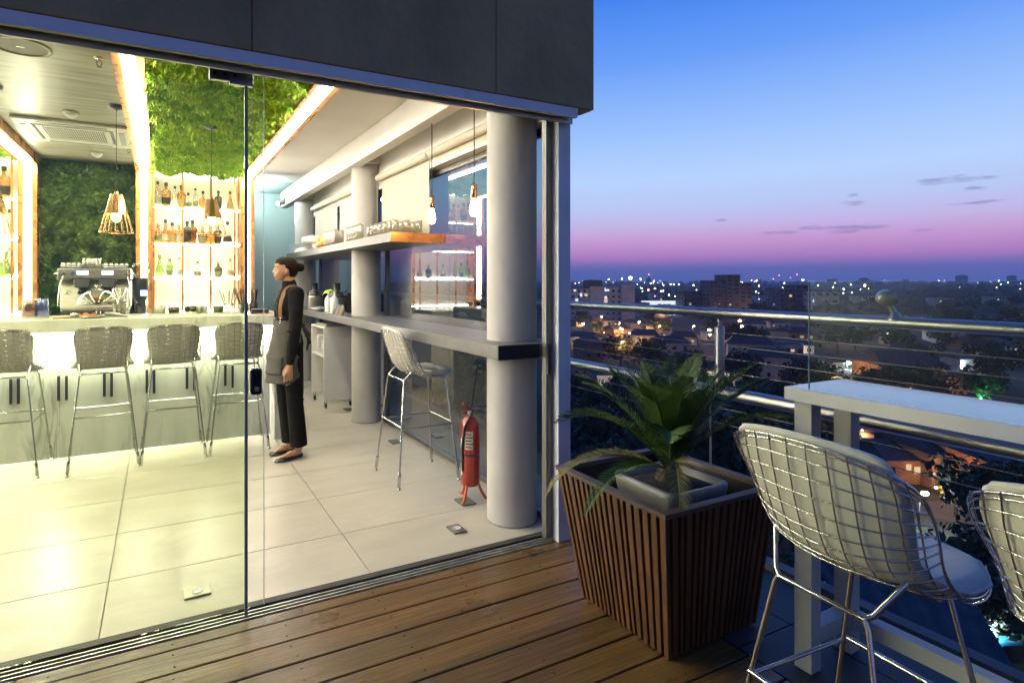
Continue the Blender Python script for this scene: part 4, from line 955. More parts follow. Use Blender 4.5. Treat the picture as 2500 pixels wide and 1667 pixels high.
mug(1.70, 6.46, .165, .042, 'tall shiny copper jug between the highball glasses and the wine glasses'); mug(1.69, 6.58, .14, .036, 'medium copper mug left of the tall copper jug'); mug(1.68, 6.70, .10, .034, 'short copper mug at the left of the copper mugs')
t = thing('white_cup', 'small white cup beside the copper mugs', 'cup', 'white cups on the upper shelf', loc=(1.69, 6.84, SZ)); b = B(); b.lathe([(.0001, .001), (.02, 0), (.036, .06), (.033, .06), (.0001, .01)], n=18); part('bowl', b, m_porc, t); b = B(); b.tube([(-.03, 0, .05), (-.052, 0, .045), (-.05, 0, .02), (-.024, 0, .015)], .003, 6); part('handle', b, m_porc, t)
dup(t, (1.69, 6.93, SZ), .4, 'second small white cup, beside the wine glasses')
def wine(x, y):
    t = thing('wine_glass', 'stemmed wine glass in the cluster on the upper shelf left of the white cups', 'wine glass', 'wine glasses on the upper shelf', loc=(x, y, SZ)); b = B(); b.lathe([(.0001, .001), (.034, .001), (.006, .008), (.004, .07), (.008, .08)], n=16); part('stem', b, m_gl, t)
    b = B(); b.lathe([(.008, .0805), (.034, .10), (.042, .13), (.038, .165), (.030, .185), (.029, .185), (.036, .165), (.040, .13), (.032, .102), (.0001, .084)], n=18); part('bowl', b, m_gl, t); return t
w0 = wine(1.68, 7.04)
for i in range(1, 16): dup(w0, (1.68 + (i % 3) * .09, 7.04 + (i // 3) * .095, SZ))
def bowlstack(x, y, lb, n=4):
    t = thing('white_bowl', lb, 'bowl', 'white bowls on the upper shelf', loc=(x, y, SZ)); b = B(); b.lathe([(.055, 0), (.056, .004), (.045, .04), (.02, .06), (.0001, .062)], n=22); part('bowl', b, m_porc, t); return t
b0 = bowlstack(1.69, 7.56, 'upturned white bowl in the row at the far end of the upper shelf')
for i in range(1, 5): dup(b0, (1.69, 7.56 + i * .085, SZ))
b = B(); b.frus([(1.645, 8.02, SZ), (1.80, 8.02, SZ), (1.80, 8.22, SZ), (1.645, 8.22, SZ)], [(1.63, 8.0, SZ + .13), (1.815, 8.0, SZ + .13), (1.815, 8.24, SZ + .13), (1.63, 8.24, SZ + .13)])
single('plastic_tub', b, pm('pale_blue_tub', (.55, .66, .74), .5), 'pale blue plastic tub at the far end of the upper shelf', 'tub', (1.72, 8.12, SZ), bevel=.006)

# ================================================================ on the ledge
LZ = 1.0955
m_jbl = pm('juicer_black', (.02, .02, .024), .25)
def juicer(x, y, lb):
    t = thing('juice_extractor', lb, 'juicer', 'juicers on the window ledge', loc=(x, y, LZ))
    b = B(); b.lathe([(.0001, .001), (.085, 0), (.09, .02), (.082, .15), (.09, .17), (.0001, .172)], n=26); part('body', b, m_stb, t)
    b = B(); b.lathe([(.092, .173), (.095, .21), (.07, .235), (.04, .24), (.038, .245), (.038, .33), (.047, .335), (.0001, .336)], n=26); part('lid_and_chute', b, m_jbl, t)
    b = B(); b.tube([(.06, -.10, .20), (.10, -.02, .255), (.10, .06, .20)], .004, 6); part('clamp_arm', b, m_chrome, t)
    b = B(); b.frus([(.10, -.05, 0), (.18, -.05, 0), (.18, .05, 0), (.10, .05, 0)], [(.095, -.06, .20), (.20, -.06, .20), (.20, .06, .20), (.095, .06, .20)]); part('pulp_bin', b, m_jbl, t, bevel=.01)
juicer(1.78, 7.35, 'steel juicer with black chute behind the waitress'); juicer(1.80, 6.38, 'steel juicer with black chute behind the white squeeze bottles')
m_squ = pm('milky_plastic', (.62, .66, .66), .35)
t = thing('squeeze_bottle', 'white plastic bottle with a lime green cloth draped on it', 'bottle', 'white plastic bottles on the ledge', loc=(1.73, 6.47, LZ)); b = B(); b.lathe([(.0001, .001), (.045, 0), (.047, .02), (.047, .15), (.03, .18), (.014, .20), (.01, .24), (.0001, .242)], n=20); part('body', b, m_squ, t)
dup(t, (1.75, 6.31, LZ), 0, 'plain white plastic bottle right of the one with the green cloth')
b = B()
def clothfn(a, c):
    x = (a - .5) * .11; y = (c - .5) * .11; r_ = math.hypot(x, y); return (x + .2 * y, y, .05 - r_ * r_ * 9 + .008 * math.sin(a * 9) + .02 * (a - c))
b.grid(clothfn, 12, 12); single_at('green_cloth', b, pm('lime_cloth', (.35, .62, .06), .9), 'lime green cloth draped over the white plastic bottle', 'cloth', (1.72, 6.46, LZ + .21), rz=.6)
b = B(); b.ell((0, 0, .06), (.05, .05, .06), 14, 8); single_at('dark_leafy_herbs', b, pm('dark_herb', (.01, .05, .015), .9, bump=1, bscale=60), 'dark green bunch of herbs beside the white bottles', 'herbs', (1.80, 6.62, LZ))
b = B(); b.lathe([(.0001, .001), (.04, 0), (.085, .035), (.082, .035), (.0001, .008)], n=24); single_at('white_bowl', b, m_porc, 'white bowl on the ledge just behind the waitress', 'bowl', (1.72, 6.98, LZ))
b = B(); b.lathe([(.0001, .001), (.07, .001), (.11, .012), (.108, .014), (.0001, .006)], n=28); single_at('black_plate', b, m_dark, 'black plate on the ledge in front of the white bowl', 'plate', (1.74, 6.70, LZ))
b = B(); b.lathe([(.0001, .001), (.08, .001), (.12, .010), (.118, .012), (.0001, .006)], n=28); single_at('white_plate', b, m_porc, 'flat white plate at the foot of the white bottles', 'plate', (1.74, 6.26, LZ + .001))
m_nap = pm('folded_napkin', (.66, .60, .55), .9)
def napkin(x, y, seed, lb):
    random.seed(seed); b = B()
    for k in range(6):
        a = k * pi / 6 + random.uniform(-.2, .2); c, s_ = math.cos(a), math.sin(a)
        b.grid(lambda u_, v_: ((u_ - .5) * .085 * (1 - v_ * .75) * c + s_ * .012 * math.sin(u_ * 5), (u_ - .5) * .085 * (1 - v_ * .75) * s_, .11 * v_ * (1 - .3 * (2 * u_ - 1) ** 2)), 8, 6)
    return single_at('folded_napkin', b, m_nap, lb, 'napkin', (x, y, LZ), 'folded napkins on the ledge')
napkin(1.705, 6.12, 1, 'leftmost white folded napkin standing on the ledge'); napkin(1.705, 5.96, 2, 'middle white folded napkin on the ledge'); napkin(1.70, 5.82, 3, 'white folded napkin against the middle column'); 
t = thing('service_cart', 'white wheeled service cart under the ledge with plates on its middle shelf', 'cart')
x0, x1, y0, y1, zt = 1.66, 2.02, 6.42, 7.02, .93
b = B(); b.box(x0, y0, .09, x1, y0 + .02, zt); b.box(x0, y1 - .02, .09, x1, y1, zt); b.box(x0, y0 + .021, zt - .02, x1, y1 - .021, zt); b.box(x0, y0 + .021, .58, x1, y1 - .021, .60); b.box(x1 - .02, y0 + .021, .09, x1, y1 - .021, .579); part('body', b, m_white, t)
for xx, yy in ((x0 + .03, y0 + .04), (x1 - .04, y0 + .04), (x0 + .03, y1 - .04), (x1 - .04, y1 - .04)):
    b = B(); b.lathe([(.0001, -.01), (.028, -.01), (.03, 0), (.028, .01), (.0001, .01)], (xx, yy, .031), 18, 'X'); b.box(xx - .014, yy - .012, .035, xx - .011, yy + .012, .089); b.box(xx + .011, yy - .012, .035, xx + .014, yy + .012, .089); part('caster', b, m_dark, t)
rebase(t, (1.84, 6.72, 0))
b = B()
for k in range(13): b.lathe([(.0001, .0005), (.065, 0), (.098, .009), (.096, .011), (.0001, .006)], (0, 0, k * .0165), 26)
single_at('plate_stack', b, m_porc, 'tall stack of white plates on the middle shelf of the cart', 'plates', (1.77, 6.80, .601))
b = B()
for k in range(10): b.lathe([(.0001, .0005), (.045, 0), (.065, .009), (.063, .011), (.0001, .006)], (0, 0, k * .018), 22)
single_at('plate_stack', b, m_porc, 'smaller stack of white saucers at the front of the cart shelf', 'plates', (1.735, 6.57, .601))
b = B(); b.box(-.13, -.17, 0, .13, .17, .012); b.box(-.12, -.16, .0125, .12, .16, .028); single_at('tray', b, pm('grey_tray', (.25, .25, .22), .5), 'stacked grey trays lying on top of the cart', 'tray', (1.80, 6.62, zt + .001), rz=.1, bevel=.003)
b = B(); b.box(-.10, -.13, 0, .10, .13, .02); single_at('book', b, pm('dark_book', (.06, .06, .07), .5), 'dark book on top of the cart beyond the trays', 'book', (1.80, 6.88, zt + .001), rz=-.1, bevel=.003)
# fire extinguisher
m_red = pm('red_enamel', (.34, .016, .010), .25, var=.08, coat=.6)
fx, fy = 1.845, 3.33
t = thing('fire_extinguisher', 'red fire extinguisher on a small stand behind the front column', 'fire extinguisher')
b = B(); b.lathe([(.0001, .095), (.055, .10), (.062, .115), (.062, .49), (.056, .525), (.035, .548), (.018, .555), (.0001, .556)], (fx, fy, 0), 32); part('cylinder', b, m_red, t)
b = B(); b.lathe([(.018, .557), (.022, .565), (.02, .585), (.012, .60), (.0001, .602)], (fx, fy, 0), 18); vv = part('valve', b, m_chrome, t)
b = B(); b.tube([(fx, fy, .60), (fx - .03, fy - .01, .615), (fx - .065, fy - .02, .650)], [.010, .010, .006], 8); b.tube([(fx, fy, .590), (fx - .035, fy - .01, .590), (fx - .07, fy - .02, .580)], [.008, .008, .006], 8); part('handle', b, m_red, t)
b = B(); b.tube([(fx + .015, fy - .01, .59), (fx - .03, fy - .06, .57), (fx - .062, fy - .035, .50), (fx - .068, fy - .01, .35), (fx - .064, fy - .01, .20)], .008, 8); part('hose', b, m_black, t)
b = B(); b.lathe([(.0628, .30), (.0635, .302), (.0635, .312), (.0628, .314)], (fx, fy, 0), 32); part('strap', b, m_black, t)
lb_ = B(); lb_.grid(lambda a, c: (fx + .0632 * math.cos(R(150) + a * .55), fy + .0632 * math.sin(R(150) + a * .55), .17 + .24 * c), 8, 2); part('label_sticker', lb_, pm('white_sticker', (.65, .64, .6), .5), t)
lb2 = B(); lb2.grid(lambda a, c: (fx + .0630 * math.cos(R(205) + a * .9), fy + .0630 * math.sin(R(205) + a * .9), .345 + .12 * c), 10, 2); st_ = part('instruction_sticker', lb2, pm('cream_sticker', (.55, .5, .4), .5), t)
b = B()
for q in range(5): b.grid(lambda a, c: (fx + .0634 * math.cos(R(210) + a * (.8 if q % 2 else .65)), fy + .0634 * math.sin(R(210) + a * (.8 if q % 2 else .65)), .358 + q * .021 + .008 * c), 8, 1)
part('print_block', b, pm('dark_print', (.08, .02, .02), .6), st_)
b = B(); b.lathe([(.0001, -.006), (.015, -.006), (.016, .004), (.0001, .004)], (fx - .018, fy - .026, .582), 16, 'Y'); part('gauge', b, m_porc, t)
for a in (R(215), R(335), R(95)):
    c, s_ = math.cos(a), math.sin(a); b = B(); b.tube([(fx + .05 * c, fy + .05 * s_, .115), (fx + .075 * c, fy + .075 * s_, .05), (fx + .10 * c, fy + .10 * s_, .010), (fx + .13 * c, fy + .13 * s_, .007)], [.010, .010, .009, .008], 6); part('leg', b, pm('orange_enamel', (.55, .10, .03), .3), t)
rebase(t, (fx, fy, 0))
# floor boxes
m_fb = pm('bronze_floor_plate', (.15, .145, .115), .4, metal=.6)
def fbox(x, y, sx, sy, rz, lb, mat=m_fb, socket=True):
    t = thing('floor_socket_box', lb, 'floor box', 'socket boxes in the floor', loc=(x, y, 0), rz=rz); b = B(); b.box(-sx / 2, -sy / 2, .0005, sx / 2, sy / 2, .010); part('cover_plate', b, mat, t, bevel=.003)
    if socket:
        b = B(); b.lathe([(.026, .0102), (.026, .0135), (.022, .0135), (.021, .0115), (.0001, .0115)], n=22); part('socket', b, m_porc, t)
        b = B(); 
        for sx_ in (-.008, .008): b.box(sx_ - .0022, -.002, .0118, sx_ + .0022, .006, .0128)
        part('pin_holes', b, m_black, t)
fbox(1.545, 2.955, .082, .112, 0, 'bronze floor socket box near the front column, with a white outlet')
fbox(YX(964, 4.82), 4.82, .085, .12, 0, 'small dark floor box under the window stool', socket=False)
fbox(YX(850, 6.28), 6.28, .085, .12, 0, 'dark floor box far back beside the middle column', socket=False)
fbox(YX(1150, 3.30) - .045, 3.30, .10, .13, 0, 'bronze floor box under the legs of the fire extinguisher', socket=False)
m_fbc = pm('cream_floor_plate', (.42, .41, .30), .35, metal=.3)
fbox(.155, 2.905, .115, .088, R(2), 'cream coloured floor socket box inside the glass near the middle of the front', m_fbc)
# ================================================================ the waitress
def blob(name, b, voxel, mat, parent=None, smooth=3, f=.5):
    me = b.mesh(name); o = bpy.data.objects.new(name, me); COL.objects.link(o)
    md = o.modifiers.new('r', 'REMESH'); md.mode = 'VOXEL'; md.voxel_size = voxel
    dg = bpy.context.evaluated_depsgraph_get(); dg.update(); me2 = bpy.data.meshes.new_from_object(o.evaluated_get(dg))
    o.modifiers.clear(); o.data = me2; me2.name = name; bpy.data.meshes.remove(me)
    bm = bmesh.new(); bm.from_mesh(me2)
    for _ in range(smooth): bmesh.ops.smooth_vert(bm, verts=bm.verts, factor=f, use_axis_x=True, use_axis_y=True, use_axis_z=True)
    bm.to_mesh(me2); bm.free()
    for p in me2.polygons: p.use_smooth = True
    me2.materials.clear(); me2.materials.append(mat)
    if parent: o.parent = parent
    return o
m_skin = pm('skin', (.50, .27, .15), .5, var=.08, scale=12)
m_skin.node_tree.nodes['Principled BSDF'].inputs['Subsurface Weight'].default_value = .08
m_skin.node_tree.nodes['Principled BSDF'].inputs['Subsurface Radius'].default_value = (.01, .005, .003)
m_hair = pm('dark_brown_hair', (.016, .009, .005), .6, spec=.15, var=.5, scale=14, stretch=(2, 30, 6), bump=.5, bscale=25)
m_shirt = pm('black_cotton', (.011, .011, .012), .9, var=.35, scale=9, bump=.7, bscale=16, spec=.12)
m_trou = pm('black_trousers', (.007, .007, .008), .85, var=.2, scale=7, bump=.2, bscale=20, spec=.15)
m_apron = pm('grey_apron_cloth', (.075, .070, .056), .9, var=.15, scale=12, bump=.25, bscale=70)
m_leather = pm('tan_leather', (.26, .12, .035), .45, var=.15)
m_shoe = pm('black_patent_leather', (.008, .008, .009), .14, spec=.8)
P0 = Vector((.93, 4.83, 0))
per = thing('person', 'waitress standing side on in black clothes and grey apron, hair in a bun', 'person')
V = Vector
def both(fn):
    for s_ in (-1, 1): fn(s_)
body = B()
body.ell((-.004, 0, 1.562), (.084, .070, .086), 28, 20)
body.ell((-.040, 0, 1.512), (.052, .053, .060), 20, 14)
body.ell((-.066, 0, 1.470), (.020, .024, .017), 14, 10)          # chin
body.ell((-.050, 0, 1.585), (.038, .056, .040), 16, 12)          # brow
body.cap((-.083, 0, 1.558), .007, (-.099, 0, 1.527), .0095, 10)   # nose
body.ell((-.092, 0, 1.522), (.012, .014, .0085), 12, 8)
body.ell((-.086, 0, 1.499), (.0095, .019, .0048), 12, 8); body.ell((-.084, 0, 1.490), (.0095, .017, .0055), 12, 8)
for s_ in (-1, 1):
    body.ell((-.060, .034 * s_, 1.520), (.026, .020, .026), 12, 8)    # cheek
    body.ell((-.002, .069 * s_, 1.532), (.014, .007, .025), 12, 8); body.ell((-.006, .067 * s_, 1.517), (.008, .008, .010), 8, 6)
body.cap((.020, 0, 1.50), .046, (.030, 0, 1.395), .050, 18)
body.ell((.035, 0, 1.36), (.075, .13, .06), 20, 12); body.ell((.025, 0, 1.24), (.095, .135, .14), 20, 14); body.ell((.02, 0, 1.08), (.08, .115, .13), 20, 12); body.ell((.025, 0, .93), (.10, .15, .12), 20, 12)
# legs
LEG = {-1: [(.03, -.085, .90), (.055, -.088, .50), (.092, -.070, .10)], 1: [(.02, .085, .90), (.012, .09, .50), (.055, .100, .10)]}
for s_, (h_, k_, a_) in LEG.items():
    body.cap(h_, .085, k_, .052, 16); body.cap(k_, .052, (V(k_) * .55 + V(a_) * .45), .050, 16); body.cap((V(k_) * .55 + V(a_) * .45), .050, V(a_) - V((0, 0, .02)), .034, 16)
FT = {-1: (V((.118, -.063, 0)), V((-.112, -.128, 0))), 1: (V((.085, .105, 0)), V((-.120, .078, 0)))}
for s_, (he, to) in FT.items():
    d = (to - he).normalized(); body.cap(he + d * .03 + V((0, 0, .045)), .030, he + d * .11 + V((0, 0, .045)), .026, 14); body.cap(he + d * .11 + V((0, 0, .04)), .026, to - d * .03 + V((0, 0, .022)), .014, 12); body.ell(he + d * .035 + V((0, 0, .07)), (.034, .030, .04), 12, 8)
# arms and hands
ARM = {-1: [(.052, -.160, 1.345), (.036, -.205, 1.085), (-.008, -.205, .800)], 1: [(.052, .160, 1.345), (.030, .205, 1.085), (-.03, .200, .800)]}
for s_, (sh, el, wr) in ARM.items():
    sh, el, wr = V(sh), V(el), V(wr)
    body.cap(sh, .045, el, .036, 14); body.cap(el, .037, wr, .0235, 14)
    out = V((0, s_, 0)); fwd = V((-1, 0, 0))
    pc = wr + V((-.008, 0, -.055))
    body.cap(wr, .023, pc, .026, 12)
    for q in (-1, 0, 1): body.cap(wr + V((q * .008, 0, -.02)), .015, wr + V((-.010 + q * .021, 0, -.083)), .0135, 10)
    for i, (fx_, L1, L2, L3) in enumerate(((-.033, .040, .024, .018), (-.012, .044, .027, .020), (.009, .040, .025, .018), (.028, .031, .019, .016))):
        p = wr + V((-.008 + fx_ * .95, 0, -.088)); inn = -out
        q1 = p + V((-.003 + fx_ * .15, 0, -1)).normalized() * L1 + inn * .006; q2 = q1 + V((-.01, 0, -1)).normalized() * L2 + inn * .010; q3 = q2 + V((0, 0, -.9)).normalized() * L3 + inn * .010
        r0 = (.0088, .0090, .0086, .0076)[i]; body.cap(p, r0 * 1.05, q1, r0, 9); body.cap(q1, r0, q2, r0 * .92, 9); body.cap(q2, r0 * .92, q3, r0 * .8, 9)
    t0 = wr + V((-.022, 0, -.03)); t1 = t0 + V((-.020, -s_ * .012, -.032)); t2 = t1 + V((-.004, -s_ * .010, -.030)); t3 = t2 + V((.003, -s_ * .006, -.022))
    body.cap(t0, .013, t1, .0115, 10); body.cap(t1, .0115, t2, .0098, 10); body.cap(t2, .0098, t3, .008, 10)
bo = blob('body', body, .0042, m_skin, per, 2, .4)
# eyes, brows, lips
for s_ in (-1, 1):
    b = B(); b.ell((-.0755, .030 * s_, 1.549), (.0105, .0115, .0085), 14, 10); ey = part('eye', b, pm('eye_white', (.6, .56, .5), .25), per)
    b = B(); b.ell((-.0842, .0305 * s_, 1.549), (.003, .0052, .0055), 12, 8); part('iris', b, pm('brown_iris', (.03, .015, .008), .2), ey)
    b = B(); b.tube([(-.089, .014 * s_, 1.567), (-.088, .030 * s_, 1.572), (-.077, .046 * s_, 1.568)], [.0028, .0032, .0015], 6); part('eyebrow', b, m_hair, per)
b = B(); b.ell((-.0915, 0, 1.4945), (.0052, .016, .006), 12, 8); part('lips', b, pm('lips', (.42, .14, .10), .4), per)
# hair
hr = B()
hr.ell((.018, 0, 1.572), (.080, .077, .082), 28, 20); hr.ell((-.018, 0, 1.600), (.070, .068, .055), 24, 14); hr.ell((.045, 0, 1.530), (.050, .060, .055), 20, 12); hr.ell((.030, 0, 1.50), (.040, .050, .035), 16, 10)
hr.ell((.118, 0, 1.566), (.036, .038, .036), 20, 14); hr.cap((.08, 0, 1.565), .030, (.11, 0, 1.566), .028, 14)
ho = blob('hair', hr, .005, m_hair, per, 2)
random.seed(6); b = B()
for k in range(60):
    a = random.uniform(-1.2, 1.2); z = random.uniform(1.47, 1.63); p = V((.05 + .035 * math.cos(a) * random.random(), .072 * math.sin(a), z)); q = V((.112, .012 * math.sin(a), 1.566 + random.uniform(-.02, .02)))
    mid = p.lerp(q, .5) + V((.006, .012 * math.sin(a), .004 + random.uniform(-.006, .012))); b.tube([p, mid, q], .0011, 4)
for k in range(26):
    a = random.uniform(0, 6.28); p = V((.118 + .034 * math.cos(a), random.uniform(-.02, .02), 1.566 + .034 * math.sin(a))); b.tube([p, p + V((.006 * math.cos(a + .8), 0, .008 * math.sin(a + .8))), p + V((.014 * math.cos(a + 1.5), .004, .010 * math.sin(a + 1.5)))], .0007, 3)
for k in range(9): b.tube([(.062, -.03 + k * .007, 1.475), (.070, -.03 + k * .007, 1.455), (.066 + random.uniform(-.008, .012), -.03 + k * .007, 1.435)], .0008, 3)
part('loose_strands', b, m_hair, ho)
# shirt
sh_ = B()
sh_.ell((.040, 0, 1.345), (.088, .155, .075), 24, 14); sh_.ell((.022, 0, 1.25), (.112, .150, .13), 24, 16); sh_.ell((-.005, -.055, 1.245), (.085, .07, .075), 16, 12); sh_.ell((-.005, .055, 1.245), (.085, .07, .075), 16, 12)
sh_.ell((.020, 0, 1.10), (.102, .132, .15), 24, 14); sh_.ell((.028, 0, .97), (.108, .150, .10), 24, 12)
sh_.cap((.024, 0, 1.425), .057, (.034, 0, 1.37), .075, 18)
for s_, (a_, e_, w_) in ARM.items():
    a_, e_, w_ = V(a_), V(e_), V(w_)
    sh_.cap(a_, .066, a_ * .45 + e_ * .55, .057, 16); sh_.cap(a_ * .45 + e_ * .55, .057, e_, .050, 16); sh_.cap(e_, .050, e_ * .5 + w_ * .5, .046, 16); sh_.cap(e_ * .5 + w_ * .5, .046, w_ + V((0, 0, .010)), .034, 16)
    for k in range(3): sh_.ell(e_ + V((.012 - .02 * k, 0, .03 - .03 * k)), (.05, .05, .008), 12, 6)
so_ = blob('shirt', sh_, .006, m_shirt, per, 2)
b = B()
def colring(z, rx, ry, cx): return [(cx + rx * math.cos(g) * (1 - .12 * (math.cos(g) < -.8)), ry * math.sin(g), z + .012 * math.cos(g)) for g in [2 * pi * k / 26 for k in range(26)]]
b.loft([colring(1.405, .064, .064, .028), colring(1.452, .054, .055, .022), colring(1.453, .050, .051, .022), colring(1.41, .06, .06, .028)], caps=False); part('collar', b, m_shirt, so_)
b = B()
for k in range(4): b.ell((-.092 - .009 * (k in (1, 2)), 0, 1.34 - k * .06), (.0025, .005, .005), 8, 6)
part('button', b, m_dark, so_)
b = B(); b.ell((-.082, -.055, 1.262), (.004, .011, .009), 8, 6); part('pin', b, m_chrome, so_)
# trousers
tr_ = B()
tr_.ell((.030, 0, .93), (.112, .158, .12), 24, 14)
for s_, (h_, k_, a_) in LEG.items():
    h_, k_, a_ = V(h_), V(k_), V(a_)
    tr_.cap(h_, .094, k_ + V((0, 0, .05)), .072, 18); tr_.cap(k_ + V((0, 0, .05)), .072, k_ - V((0, 0, .05)), .066, 18); tr_.tube([k_ - V((0, 0, .02)), k_ * .5 + a_ * .5, a_ + V((0, 0, .0))], [.067, .068, .071], 20)
    tr_.ell(k_ + V((.02, 0, -.02)), (.06, .055, .012), 12, 6)
tro = blob('trousers', tr_, .0065, m_trou, per, 1)
# shoes
for s_, (he, to) in FT.items():
    d = (to - he).normalized(); sd = V((-d.y, d.x, 0)); L_ = (to - he).length; b = B(); rings = []
    for f_, w_, h_ in ((0, .020, .046), (.04, .028, .058), (.12, .032, .056), (.3, .032, .040), (.5, .036, .036), (.66, .040, .036), (.8, .040, .036), (.9, .034, .030), (.97, .022, .022), (1.0, .010, .014)):
        c = he + d * (L_ * f_); rings.append([c + sd * (w_ * math.cos(g)) * (1 if math.sin(g) < .2 else .85) + V((0, 0, max(0.002, h_ * (.5 + .5 * math.sin(g)) if math.sin(g) > -.6 else .002))) for g in [2 * pi * k / 20 for k in range(20)]])
    b.loft(rings); shoe = part('shoe', b, m_shoe, per, fix=True)
    b = B(); c = he + d * (L_ * .60); b.tube([c - sd * .034 + V((0, 0, .026)), c - sd * .015 + V((0, 0, .041)), c + V((0, 0, .044)), c + sd * .015 + V((0, 0, .041)), c + sd * .034 + V((0, 0, .026))], .0045, 8); part('bow_strap', b, m_shoe, shoe)
# apron : bib-less waist apron that wraps to the back, with a pocket fold
AZ = [1.135, 1.10, 1.02, .94, .86, .80, .74, .68, .635]
ARX = [.118, .120, .128, .138, .150, .152, .156, .162, .166]; ARY = [.148, .150, .160, .172, .182, .186, .19, .195, .198]; ACX = [.020, .018, .014, .010, .006, .006, .004, .0, -.002]
def ap(a, c, off=0):
    x = c * 8; i = min(int(x), 7); f = x - i
    g_ = lambda T: T[i] * (1 - f) + T[i + 1] * f
    ang = pi + (a - .5) * 2 * R(138 - 20 * c); fold = .005 * math.sin(a * 23 + 1.3) * c + .006 * math.sin(a * 11) * c + (.007 * max(0, 1 - abs(c * 8 - 4.3) / .8))
    z = g_(AZ) + .012 * math.cos(ang * 1) * c * 0 - .03 * c * (1 - abs(2 * a - 1)) * 0
    if c > .9: z += .05 * max(0, (abs(2 * a - 1) - .7) / .3) ** 2
    return V((g_(ACX) + (g_(ARX) + fold + off) * math.cos(ang), (g_(ARY) + fold + off) * math.sin(ang), z))
b = B(); b.grid(lambda a, c: ap(a, c), 44, 28); apo = part('apron', b, m_apron, per); sd_ = apo.modifiers.new('s', 'SOLIDIFY'); sd_.thickness = .0035; sd_.offset = 1
b = B(); b.grid(lambda a, c: ap(.24 + .52 * a, .52 + .30 * c, .006), 20, 8); pk = part('pocket', b, m_apron, apo); sd_ = pk.modifiers.new('s', 'SOLIDIFY'); sd_.thickness = .003
# strap over the near shoulder and the far one, buckles, bow at the back
def strap(pts, name, w=.015, mat=m_leather, par=per):
    b = B(); P_ = [V(p) for p in pts]; vs = []
    for i, p in enumerate(P_):
        d = (P_[min(i + 1, len(P_) - 1)] - P_[max(i - 1, 0)]).normalized(); c = V((.03, 0, p.z)); n_ = (p - c); n_ = (n_ - d * n_.dot(d)).normalized(); s_ = d.cross(n_).normalized()
        vs += [p + s_ * w + n_ * .001, p - s_ * w + n_ * .001, p - s_ * w - n_ * .002, p + s_ * w - n_ * .002]
    fs = [(i * 4 + k, i * 4 + (k + 1) % 4, i * 4 + 4 + (k + 1) % 4, i * 4 + 4 + k) for i in range(len(P_) - 1) for k in range(4)]; b.add(vs, fs); return part(name, b, mat, par, fix=True)
for s_ in (-1, 1):
    st = strap([(-.062, .108 * s_, 1.150), (-.066, .109 * s_, 1.19), (-.066, .108 * s_, 1.24), (-.055, .106 * s_, 1.30), (-.036, .098 * s_, 1.352), (-.012, .088 * s_, 1.388), (.018, .080 * s_, 1.406), (.05, .076 * s_, 1.412), (.085, .07 * s_, 1.395), (.118, .06 * s_, 1.34), (.138, .03 * s_, 1.27), (.138, -.02 * s_, 1.19), (.128, -.06 * s_, 1.13)], 'apron_strap')
    b = B(); b.tube([V((-.066, .112 * s_, 1.145)) + V((0, .006 * math.cos(g), .012 * math.sin(g))) for g in [2 * pi * k / 12 for k in range(12)]], .0018, 5, closed=True); b.tube([(-.066, .112 * s_, 1.134), (-.070, .115 * s_, 1.112)], .003, 6); part('snap_hook', b, m_chrome, st)
bw = B(); bw.cap((.135, -.02, 1.08), .014, (.175, -.035, 1.00), .022, 10); bw.cap((.135, -.02, 1.08), .012, (.19, -.03, .94), .014, 10); bw.cap((.18, -.03, .96), .013, (.165, -.04, .88), .009, 10); bw.ell((.135, -.02, 1.08), (.02, .025, .02), 10, 8); blob('apron_bow', bw, .005, pm('dark_grey_ties', (.045, .042, .036), .9, bump=.3), apo, 2)
b = B(); b.tube([V((.10, -.10, 1.135)) + V((.012 * math.cos(g), 0, .010 * math.sin(g))) for g in [2 * pi * k / 12 for k in range(12)]], .0018, 5, closed=True); part('ring_buckle', b, m_chrome, apo)
per.location = P0
# ================================================================ the valley and the city
GZ = -22.0
def ground_z(d, az):
    z = GZ
    if d < 120: z += (120 - d) * .05
    if d > 450: z += (d - 450) * .0030 * (1 + .5 * noise.noise(Vector((az * 6, d * .0016, 3))))
    if d > 500: z += 12 * noise.noise(Vector((az * 9, d * .0011, 1.7))) * min(1, (d - 500) / 1500)
    if d > 2800: z += 14 * max(0, noise.noise(Vector((az * 5, 2.2, 7.7))) + .35) * min(1, (d - 2800) / 1800)
    return z
b = B(); NR, NA = 66, 120
rad = [18 * (5000 / 18) ** (i / (NR - 1)) for i in range(NR)]
vs = []
for r_ in rad:
    for k in range(NA + 1):
        a = R(-150) + R(300) * k / NA; vs.append((r_ * math.sin(a + YAW), r_ * math.cos(a + YAW), ground_z(r_, a)))
b.add(vs, [(i * (NA + 1) + k, i * (NA + 1) + k + 1, (i + 1) * (NA + 1) + k + 1, (i + 1) * (NA + 1) + k) for i in range(NR - 1) for k in range(NA)], True)
m_gnd = pm('dark_valley_ground', (.022, .028, .018), .95, var=.6, scale=.02, det=8)
struct('ground', b, m_gnd)
def gnd(x, y):
    d = math.hypot(x, y); return ground_z(d, math.atan2(x, y) - YAW)
def gat(u, v, extra=0):
    """point on the valley floor in the direction of a picture point"""
    d = FW + RT * ((u - CXP) / FPX); dl = math.hypot(d.x, d.y); t = 40.0
    lo, hi = 15, 6000
    for _ in range(60):
        mid = math.sqrt(lo * hi); z = gnd(d.x * mid, d.y * mid); zr_ = EYE + (HOR - v) / FPX * mid
        if zr_ > z: lo = mid
        else: hi = mid
    return Vector((d.x * lo, d.y * lo, gnd(d.x * lo, d.y * lo))), lo
